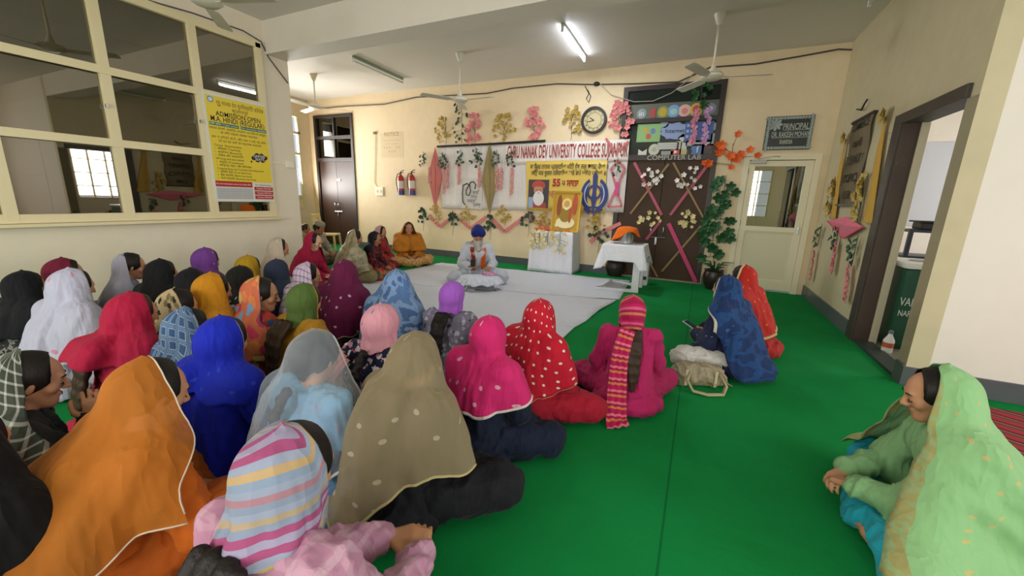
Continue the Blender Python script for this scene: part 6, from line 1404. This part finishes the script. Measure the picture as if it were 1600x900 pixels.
person((375, 414), .80, 92, 'seated woman with black veil over a black and white printed tunic', veil=dict(mat=fb('plain', ['14120F']), hem=(.55, .54, .54, .5), cut_a=.03, tent=.15, fold=.012, arms=False), kam=fp_('floral', ['16161A', 'B4AC98', '8C8470'], 26), sal=fo('1A1A1E'), knee=LAPK, hair='sidebraid')
person((330, 425), .85, 84, 'seated woman in mustard yellow veil, in front of the purple-veiled woman', veil=dict(mat=fb('plain', ['C48414']), hem=(.36, .38, .36, .4), cut_a=.02, tent=.45, fold=.016), kam=fo('C49A4A'), sal=fo('B08030'), knee=LAPK)
person((290, 479), .80, 86, 'seated woman in denim blue square-checked veil with pale border', veil=dict(mat=fb('grid', ['3E6088', '35557C', 'A8BCD0'], 15), hem=(.20, .24, .22, .3), cut_a=.0, tent=.65, fold=.010, border=(fo('8A98AC'), 3, 0), trim=fo('54749C')), kam=fo('48668C'), sal=fo('3A5070'), knee=LAPK)
person((203, 455), .84, 88, 'seated woman in crimson veil and tunic with long brown hair, by the white-veiled woman', veil=dict(mat=fb('plain', ['B0143E']), hem=(.50, .46, .50, .45), cut_a=.03, tent=.35, fold=.018), kam=fo('A8123A'), sal=fo('9A1032'), hair='open', hairmat=M_HAIRB, knee=LAPK)
person((108, 418), .86, 96, 'seated woman in white veil at the left of the crowd', veil=dict(mat=fb('sprig', ['C4C4DA', 'D890A8'], 9), hem=(.16, .24, .2, .3), cut_a=.03, tent=.35, fold=.022), kam=fo('B8B8CC'), sal=fo('B4B4C4'), knee=LAPK)
person((35, 422), .80, 96, 'seated woman in black veil and striped dark clothes at the left edge of the frame', veil=dict(mat=fb('plain', ['101018']), hem=(.34, .36, .36, .4), cut_a=.03, tent=.4, fold=.014), kam=fp_('print', ['2A2A2E', '8A8880', '1C1C20'], 30), sal=fo('1C1C20'), knee=LAPK)
person((97, 402), .85, 80, 'seated woman in burgundy veil behind the white-veiled woman', veil=dict(mat=fb('plain', ['6E1430']), hem=(.36, .38, .36, .4), cut_a=.02, tent=.45), kam=fo('5A1028'), sal=fo('4A0E22'), knee=LAPK)
person((200, 393), .84, 72, 'seated woman in thin pale grey veil with black hair showing, against the left wall', h=.008, eyes=True, veil=dict(mat=fb('plain', ['A8A8B8'], alpha=.8), sheer=True, hem=(.22, .3, .28, .3), cut_a=-.035, tent=.7, fold=.014), kam=fo('8A8A9C'), sal=fo('7A7A8C'), knee=LAPK)
person((250, 404), .83, 88, 'seated woman all in black veil between the pale grey and purple veils', veil=dict(mat=fb('plain', ['0E0E12']), hem=(.22, .28, .22, .3), cut_a=.02, tent=.6, flare=.1, fold=.014), kam=fo('101014'), sal=fo('101014'), knee=LAPK)
person((298, 418), .80, 88, 'seated woman in black veil directly in front of the purple-veiled woman', veil=dict(mat=fb('plain', ['121016']), hem=(.30, .32, .30, .35), cut_a=.02, tent=.5), kam=fo('14121A'), sal=fo('14121A'), knee=LAPK)
person((320, 386), .86, 92, 'seated woman in purple veil with tiny white dots against the left wall', veil=dict(mat=fb('sprig', ['6E3A88', 'B8A0C8'], 16), hem=(.30, .32, .30, .35), cut_a=.03, tent=.3), kam=fo('583070'), sal=fo('4A2860'), knee=LAPK)
person((387, 398), .82, 88, 'seated woman in golden yellow veil behind the black printed tunic', veil=dict(mat=fb('plain', ['A88414']), hem=(.32, .34, .32, .36), cut_a=.03, tent=.4), kam=fo('94741A'), sal=fo('80641A'), knee=LAPK)
person((432, 404), .80, 92, 'seated woman in dark slate blue veil left of the lavender checked veil', veil=dict(mat=fb('plain', ['2A3248']), hem=(.30, .32, .30, .35), cut_a=.04, tent=.4), kam=fo('222A3E'), sal=fo('1E2436'), knee=LAPK)
person((275, 449), .79, 84, 'seated woman in cream printed veil with dark hair showing, behind the checked veil', veil=dict(mat=fb('floral', ['C8B488', 'C8B488', '3A3228', 'C8B488', '8A7A58'], 22), hem=(.26, .3, .26, .3), cut_a=-.03, tent=.5), kam=fp_('floral', ['C0AC80', 'C0AC80', '3A3228', '8A7A58'], 22), sal=fo('A89470'), knee=LAPK)
person((32, 546), .80, 76, 'seated woman with black hair and black and white scarf raising her hand to her chin', vis=True, eyes=True, hp=.3, lean=.08, veil=dict(mat=fb('plaid', ['3E4438', 'C4C4BC'], 26), hem=(.22, .28, .24, .3), cut_a=-.02, cut_b=.1, low=.03, tent=.5, fold=.016), kam=fo('2A2C26'), sal=fo('1A1A1C'), arms=dict(er=(.19, .24, .34), wr=(.07, .30, .48), hdr=(-.25, .1, .9)), knee=LAPK)
person((-85, 640), .80, 112, 'seated woman in plain black shawl cut off by the left edge of the frame', veil=dict(mat=fb('plain', ['0B0B0F']), hem=(.05, .08, .08, .2), cut_a=.03, tent=.7, fold=.016), kam=fo('0E0E12'), sal=fo('0E0E12'), knee=LAPK)
# ---- row along the far left
person((435, 371), .86, 60, 'seated woman in cream lace-edged veil against the end of the left wall', h=.008, eyes=True, hp=.45, veil=dict(mat=fb('sprig', ['BCAC98', 'D8D0C4'], 9), hem=(.2, .24, .2, .25), cut_a=.02, tent=.6, fold=.016, etrim=fo('D8D4CC')), kam=fo('B4A490'), sal=fo('A89A84'), skin='B07A58', knee=LAPK)
person((490, 362), .86, 30, 'seated woman in crimson veil looking down in the far left row', h=.008, eyes=True, hp=.5, lean=.1, veil=dict(mat=fb('plain', ['A81440']), hem=(.2, .24, .2, .25), cut_a=.01, tent=.6, fold=.016), kam=fo('A0123C'), sal=fo('8C1034'), skin='D0A080', knee=LAPK)
person((555, 358), .86, 58, 'seated woman in shiny beige-gold shawl in the far left row', h=.009, eyes=True, hp=.4, veil=dict(mat=fabric('shimmer', ['6E6448', 'A89C78'], 14, rough=.35, gloss=.3), hem=(.10, .14, .1, .2), cut_a=-.015, tent=.75, fold=.022, low=.1), kam=fo('8A8058'), sal=fo('80764E'), skin='B07A58', knee=LAPK)
person((586, 361), .81, 25, 'seated woman in black veil with red and multicoloured skirt, right of the beige shawl', h=.009, eyes=True, hp=.5, veil=dict(mat=fb('plain', ['101014']), hem=(.45, .42, .42, .4), cut_a=.01, tent=.3, arms=False), kam=fp_('print', ['7A1C22', '1A1416', 'A83020'], 18), sal=fp_('print', ['A8202A', 'B8602A', '1E6A5A', '7A1C2A'], 9), skin='9C6A4C', knee=.30, xtra=lambda r, part, G: strip(part, 'veil_tail', [(.06, .07, .55), (.07, .14, .42), (.07, .16, .28)], (.05, .06), fo('121216'), lift=(0, 1, 0)))
person((595, 352), .84, 20, 'woman in pale pink patterned veil half hidden behind the black-veiled woman', h=.010, hp=.4, veil=dict(mat=fb('sprig', ['B8928C', '8A4A50'], 14), hem=(.3, .3, .3, .35), cut_a=.02, tent=.5), kam=fo('A0302C'), sal=fo('80282A'), skin='B07A58', knee=LAPK)
person((638, 346), .90, 322, 'seated woman in orange veil and peach print trousers beside the far wall', vis=True, eyes=True, hp=.05, veil=dict(mat=fb('plain', ['C47A22']), hem=(.30, .30, .30, .28), cut_a=.015, low=.30, tent=.4, fold=.022, gather=.015), kam=fo('BE7622'), sal=fp_('print', ['C8904E', 'D8B07A', 'B8702E'], 20), skin='B07A58', knee=.33)
def x_cap(root, part, G):
    hc, HR = G['hc'], G['HR']; mb = MB(); V = []; n = 24
    prof = [(.088, .055), (.092, .06), (.090, .10), (.078, .128), (.045, .142), (.001, .145)]
    for (r, z) in prof:
        for k in range(n): a = 2*PI*k/n; V.append(hc+HR@A3(r*math.cos(a)*.92, -.012+r*math.sin(a)*1.1, z))
    F = [(i*n+k, i*n+(k+1) % n, (i+1)*n+(k+1) % n, (i+1)*n+k) for i in range(len(prof)-1) for k in range(n)]
    part('cap', V, F, fo('9A9284'), solid=.003)
person((498, 347), .84, 20, 'man in white shirt and pale grey cap sitting beside the cream plastic chair', h=.009, hp=.35, veil=None, kam=fo('B0A898'), sal=fo('5A4A3E'), skin='9C6A4C', xtra=x_cap, knee=.3)
person((477, 350), .72, 40, 'person with brown hair half hidden by the wall end at the far left', h=.010, hp=.3, veil=None, kam=fo('A8907A'), sal=fo('4A3A34'), hairmat=M_HAIRB, skin='B07A58', knee=LAPK)
# ---- the bearded reader
def x_gran(root, part, G):
    hc, HR, ch = G['hc'], G['HR'], G['ch']
    def g(*v): return hc+HR@A3(*v)
    pr = [ell(g(0, -.018, .075), (.100, .118, .072), HR@Rx(.2)), ell(g(.030, .03, .070), (.078, .085, .060), HR@Ry(.45)@Rx(.3)), ell(g(-.030, .03, .070), (.078, .085, .060), HR@Ry(-.45)@Rx(.3)), ell(g(0, -.03, .125), (.06, .07, .035), HR), ell(g(0, -.07, .03), (.085, .055, .055), HR)]
    V, Q = nets(pr, .007, floor=False)
    L = (V-hc)@HR; n = np.cross(V[Q[:, 2]]-V[Q[:, 0]], V[Q[:, 3]]-V[Q[:, 1]]); nn = np.zeros_like(V)
    for k in range(4): np.add.at(nn, Q[:, k], n)
    nn /= np.linalg.norm(nn, axis=1)[:, None]+1e-9; V = V+nn*(.004*np.abs(np.sin((L[:, 2]*1.0+np.abs(L[:, 0])*.85)*85)))[:, None]
    part('turban', V, Q, fo('16246E'))
    pr = [cap(g(0, .070, -.07), g(0, .10, -.16), .044, .036, .03), cap(g(0, .10, -.16), g(0, .095, -.27), .040, .014, .03), cap(g(.05, .03, -.03), g(.03, .07, -.09), .020, .03), cap(g(-.05, .03, -.03), g(-.03, .07, -.09), .020, .03), cap(g(-.03, .093, -.040), g(.03, .093, -.040), .009, .009, .01)]
    V, Q = nets(pr, .007, floor=False); V = folds(V, Q, .012, (60, 60, 8), 2.); part('beard', V, Q, M_BEARD)
    strip(part, 'scarf', [(-.07, -.02, .585), (-.085, 0.120, .53), (-.080, 0.170, .42), (-.07, 0.185, .30), (-.07, 0.205, .22)], .030, fo('D8601A'), lift=(0, 1, .2))
    strip(part, 'scarf', [(.07, -.02, .585), (.085, 0.120, .53), (.075, 0.170, .42), (.07, 0.185, .30), (.07, 0.205, .20)], .028, fp_('print', ['8A3A1C', 'C8581C', '3A2A20'], 30), lift=(0, 1, .2))
    strip(part, 'scarf', [(-.07, -.02, .585), (0, -.075, .60), (.07, -.02, .585)], .03, fo('D8601A'), lift=(0, 0, 1))
    strip(part, 'shawl', [(-.14, -.10, .50), (-.22, .02, .40), (-.26, .04, .22), (-.28, .06, .03)], (.07, .10), fo('CDD0D8'), lift=(-1, 0, .3))
GR = person((747, 356), .93, 306, 'bearded man in white clothes, navy turban and orange scarf seated cross-legged on the white sheet', vis=True, eyes=True, hp=.35, lean=.04, veil=None, kam=fo('C6CAD4'), sal=fo('C4C8D2'), skin='B07A58', hair=None, knee=.35, arms=dict(wl=(-.16, .30, .26), wr=(.14, .34, .28), hdr=(-.3, .85, .35), hdl=(.4, .9, .1), el=(-.24, .08, .28), er=(.24, .1, .29)), xtra=x_gran)

# ------------------------------------------------------------------ things held or beside people
def local_pt(root, x, y, z):
    th = root.rotation_euler.z; s = root.scale[0]; return np.array([root.location.x+s*(x*math.cos(th)-y*math.sin(th)), root.location.y+s*(x*math.sin(th)+y*math.cos(th)), root.location.z+s*z])
def phone(root, p, tilt, label, back='16161A'):
    c = local_pt(root, *p); o = empty('mobile_phone', tuple(c), label, 'phone', rz=root.rotation_euler.z); o.rotation_euler.x = tilt
    mb = MB(); mb.box((-.036, -.075, -.004), (.036, .075, .004), .003); mesh_obj('case', mb.V, mb.F, plain(back, .3), o, local=True)
    mb = MB(); mb.box((-.033, -.070, .0035), (.033, .070, .0048)); mesh_obj('screen', mb.V, mb.F, plain('2A3440', .1), o, local=True)
phone(GR, (.105, .475, .345), 1.1, 'dark mobile phone held up by the bearded man in the turban')
BL = [o for o in COL.objects if o.get('label', '').startswith('seated woman in long blue veil')][0]
phone(BL, (.03, .455, .285), .35, 'white mobile phone in the hand of the blue-veiled woman', 'D8DCE4')
# reading stand with frilled white cloth in front of the bearded man
FK = 1.0
c = zp(782, 424, 0); bc = local_pt(GR, 0.02, .62, 0); th = GR.rotation_euler.z
root = empty('reading_stand', (bc[0], bc[1], 0), 'low silver-legged reading stand with frilled white cloth before the bearded man', 'stand', rz=th)
for (x, y) in ((-.18, -.09), (.18, -.09), (-.18, .10), (.18, .10)):
    mb = MB(); mb.tube([(x*1.3, y*1.4, .0), (x, y, .20)], [.014, .012], 8); mb.lathe((x*1.3, y*1.4, 0), [(.018, 0), (.018, .02)]); mesh_obj('leg', mb.V, mb.F, M_SILVER, root, True, local=True)
mb = MB(); mb.box((-.20, -.10, .19), (.20, .11, .215), .004); mesh_obj('top', mb.V, mb.F, plain('B8A888', .5), root, local=True)
V = []; n = 96; m = 8; F = []
for j in range(m+1):
    for k in range(n):
        a = 2*PI*k/n; r_ = [0, .5, 1, 1.03, 1.08, 1.12, 1.16, 1.20, 1.25][j]; fr_ = max(0, j-2)/6; rr_ = r_*(1+.05*fr_*math.sin(a*22)); z_ = .222-(fr_*.115)*(1+.12*math.sin(a*11)) if j > 1 else .222
        V.append((.30*rr_*math.cos(a), .17*rr_*math.sin(a), z_))
for j in range(m):
    for k in range(n): F.append((j*n+k, j*n+(k+1) % n, (j+1)*n+(k+1) % n, (j+1)*n+k))
o = mesh_obj('frilled_cloth', V, F, fabric('print', ['D4D8E2', 'C4CAD8', 'D8DCE6'], 30, src='Object'), root, True, local=True); md = o.modifiers.new('thickness', 'SOLIDIFY'); md.thickness = .004
pk = local_pt(GR, -.12, .55, 0); mb = MB(); V = []; F = []; n = 20
for j in range(7):
    for k in range(n): a = 2*PI*k/n; rr_ = [.001, .05, .09, .11, .105, .10, .06][j]; V.append((pk[0]+rr_*1.2*math.cos(a)*(1+.1*math.sin(3*a)), pk[1]+rr_*.8*math.sin(a), .215+[.055, .052, .045, .03, .016, .012, .010][j]*1.0+.006*math.sin(4*a+j)))
for j in range(6):
    for k in range(n): F.append((j*n+k, j*n+(k+1) % n, (j+1)*n+(k+1) % n, (j+1)*n+k))
tag(mesh_obj('pink_cloth', V, F, fabric('floral', ['C890B0', 'D8B0C8', 'A870A0'], 40, src='Object'), None, True), 'folded pink patterned cloth lying on the frilled reading stand', 'cloth')
# tan handbag
hb = zp(1090, 600, 0); root = empty('handbag', (hb[0], hb[1], 0), 'tan leather handbag lying on the green carpet beside the blue-veiled woman', 'bag', rz=math.radians(20))
M_TAN = plain('8A7F64', .5, bump=.3, bscale=40, var=.15)
V, Q = nets([cap((-.14, 0, .07), (.14, 0, .06), .075, .07, .05), cap((-.12, 0, .13), (.10, .02, .12), .05, .045, .06), cap((-.14, .06, .05), (.14, .06, .05), .055, .055, .05)], .009); V = folds(V, Q, .02, (16, 16, 10), 4.); mesh_obj('body', V, Q, M_TAN, root, True, local=True)
mb = MB()
for y in (-.075, -.06): mb.tube([(-.10, y, .13), (-.13, y-.05, .08), (-.10, y-.11, .02), (0, y-.14, .012), (.12, y-.12, .012), (.17, y-.05, .05), (.13, y, .12)], .010, 6)
mesh_obj('handle', mb.V, mb.F, plain('A89C7C', .5), root, True, local=True)
mb = MB(); mb.tube([(.14, 0, .12), (.22, -.04, .03), (.26, -.02, .012), (.2, .04, .012)], .008, 6); mesh_obj('strap', mb.V, mb.F, M_TAN, root, True, local=True)
mb = MB(); mb.box((-.135, -.085, .02), (-.115, -.072, .15), .003); mb.box((.09, -.085, .02), (.11, -.072, .15), .003); mesh_obj('stitched_band', mb.V, mb.F, plain('B8AC8C', .5), root, local=True)
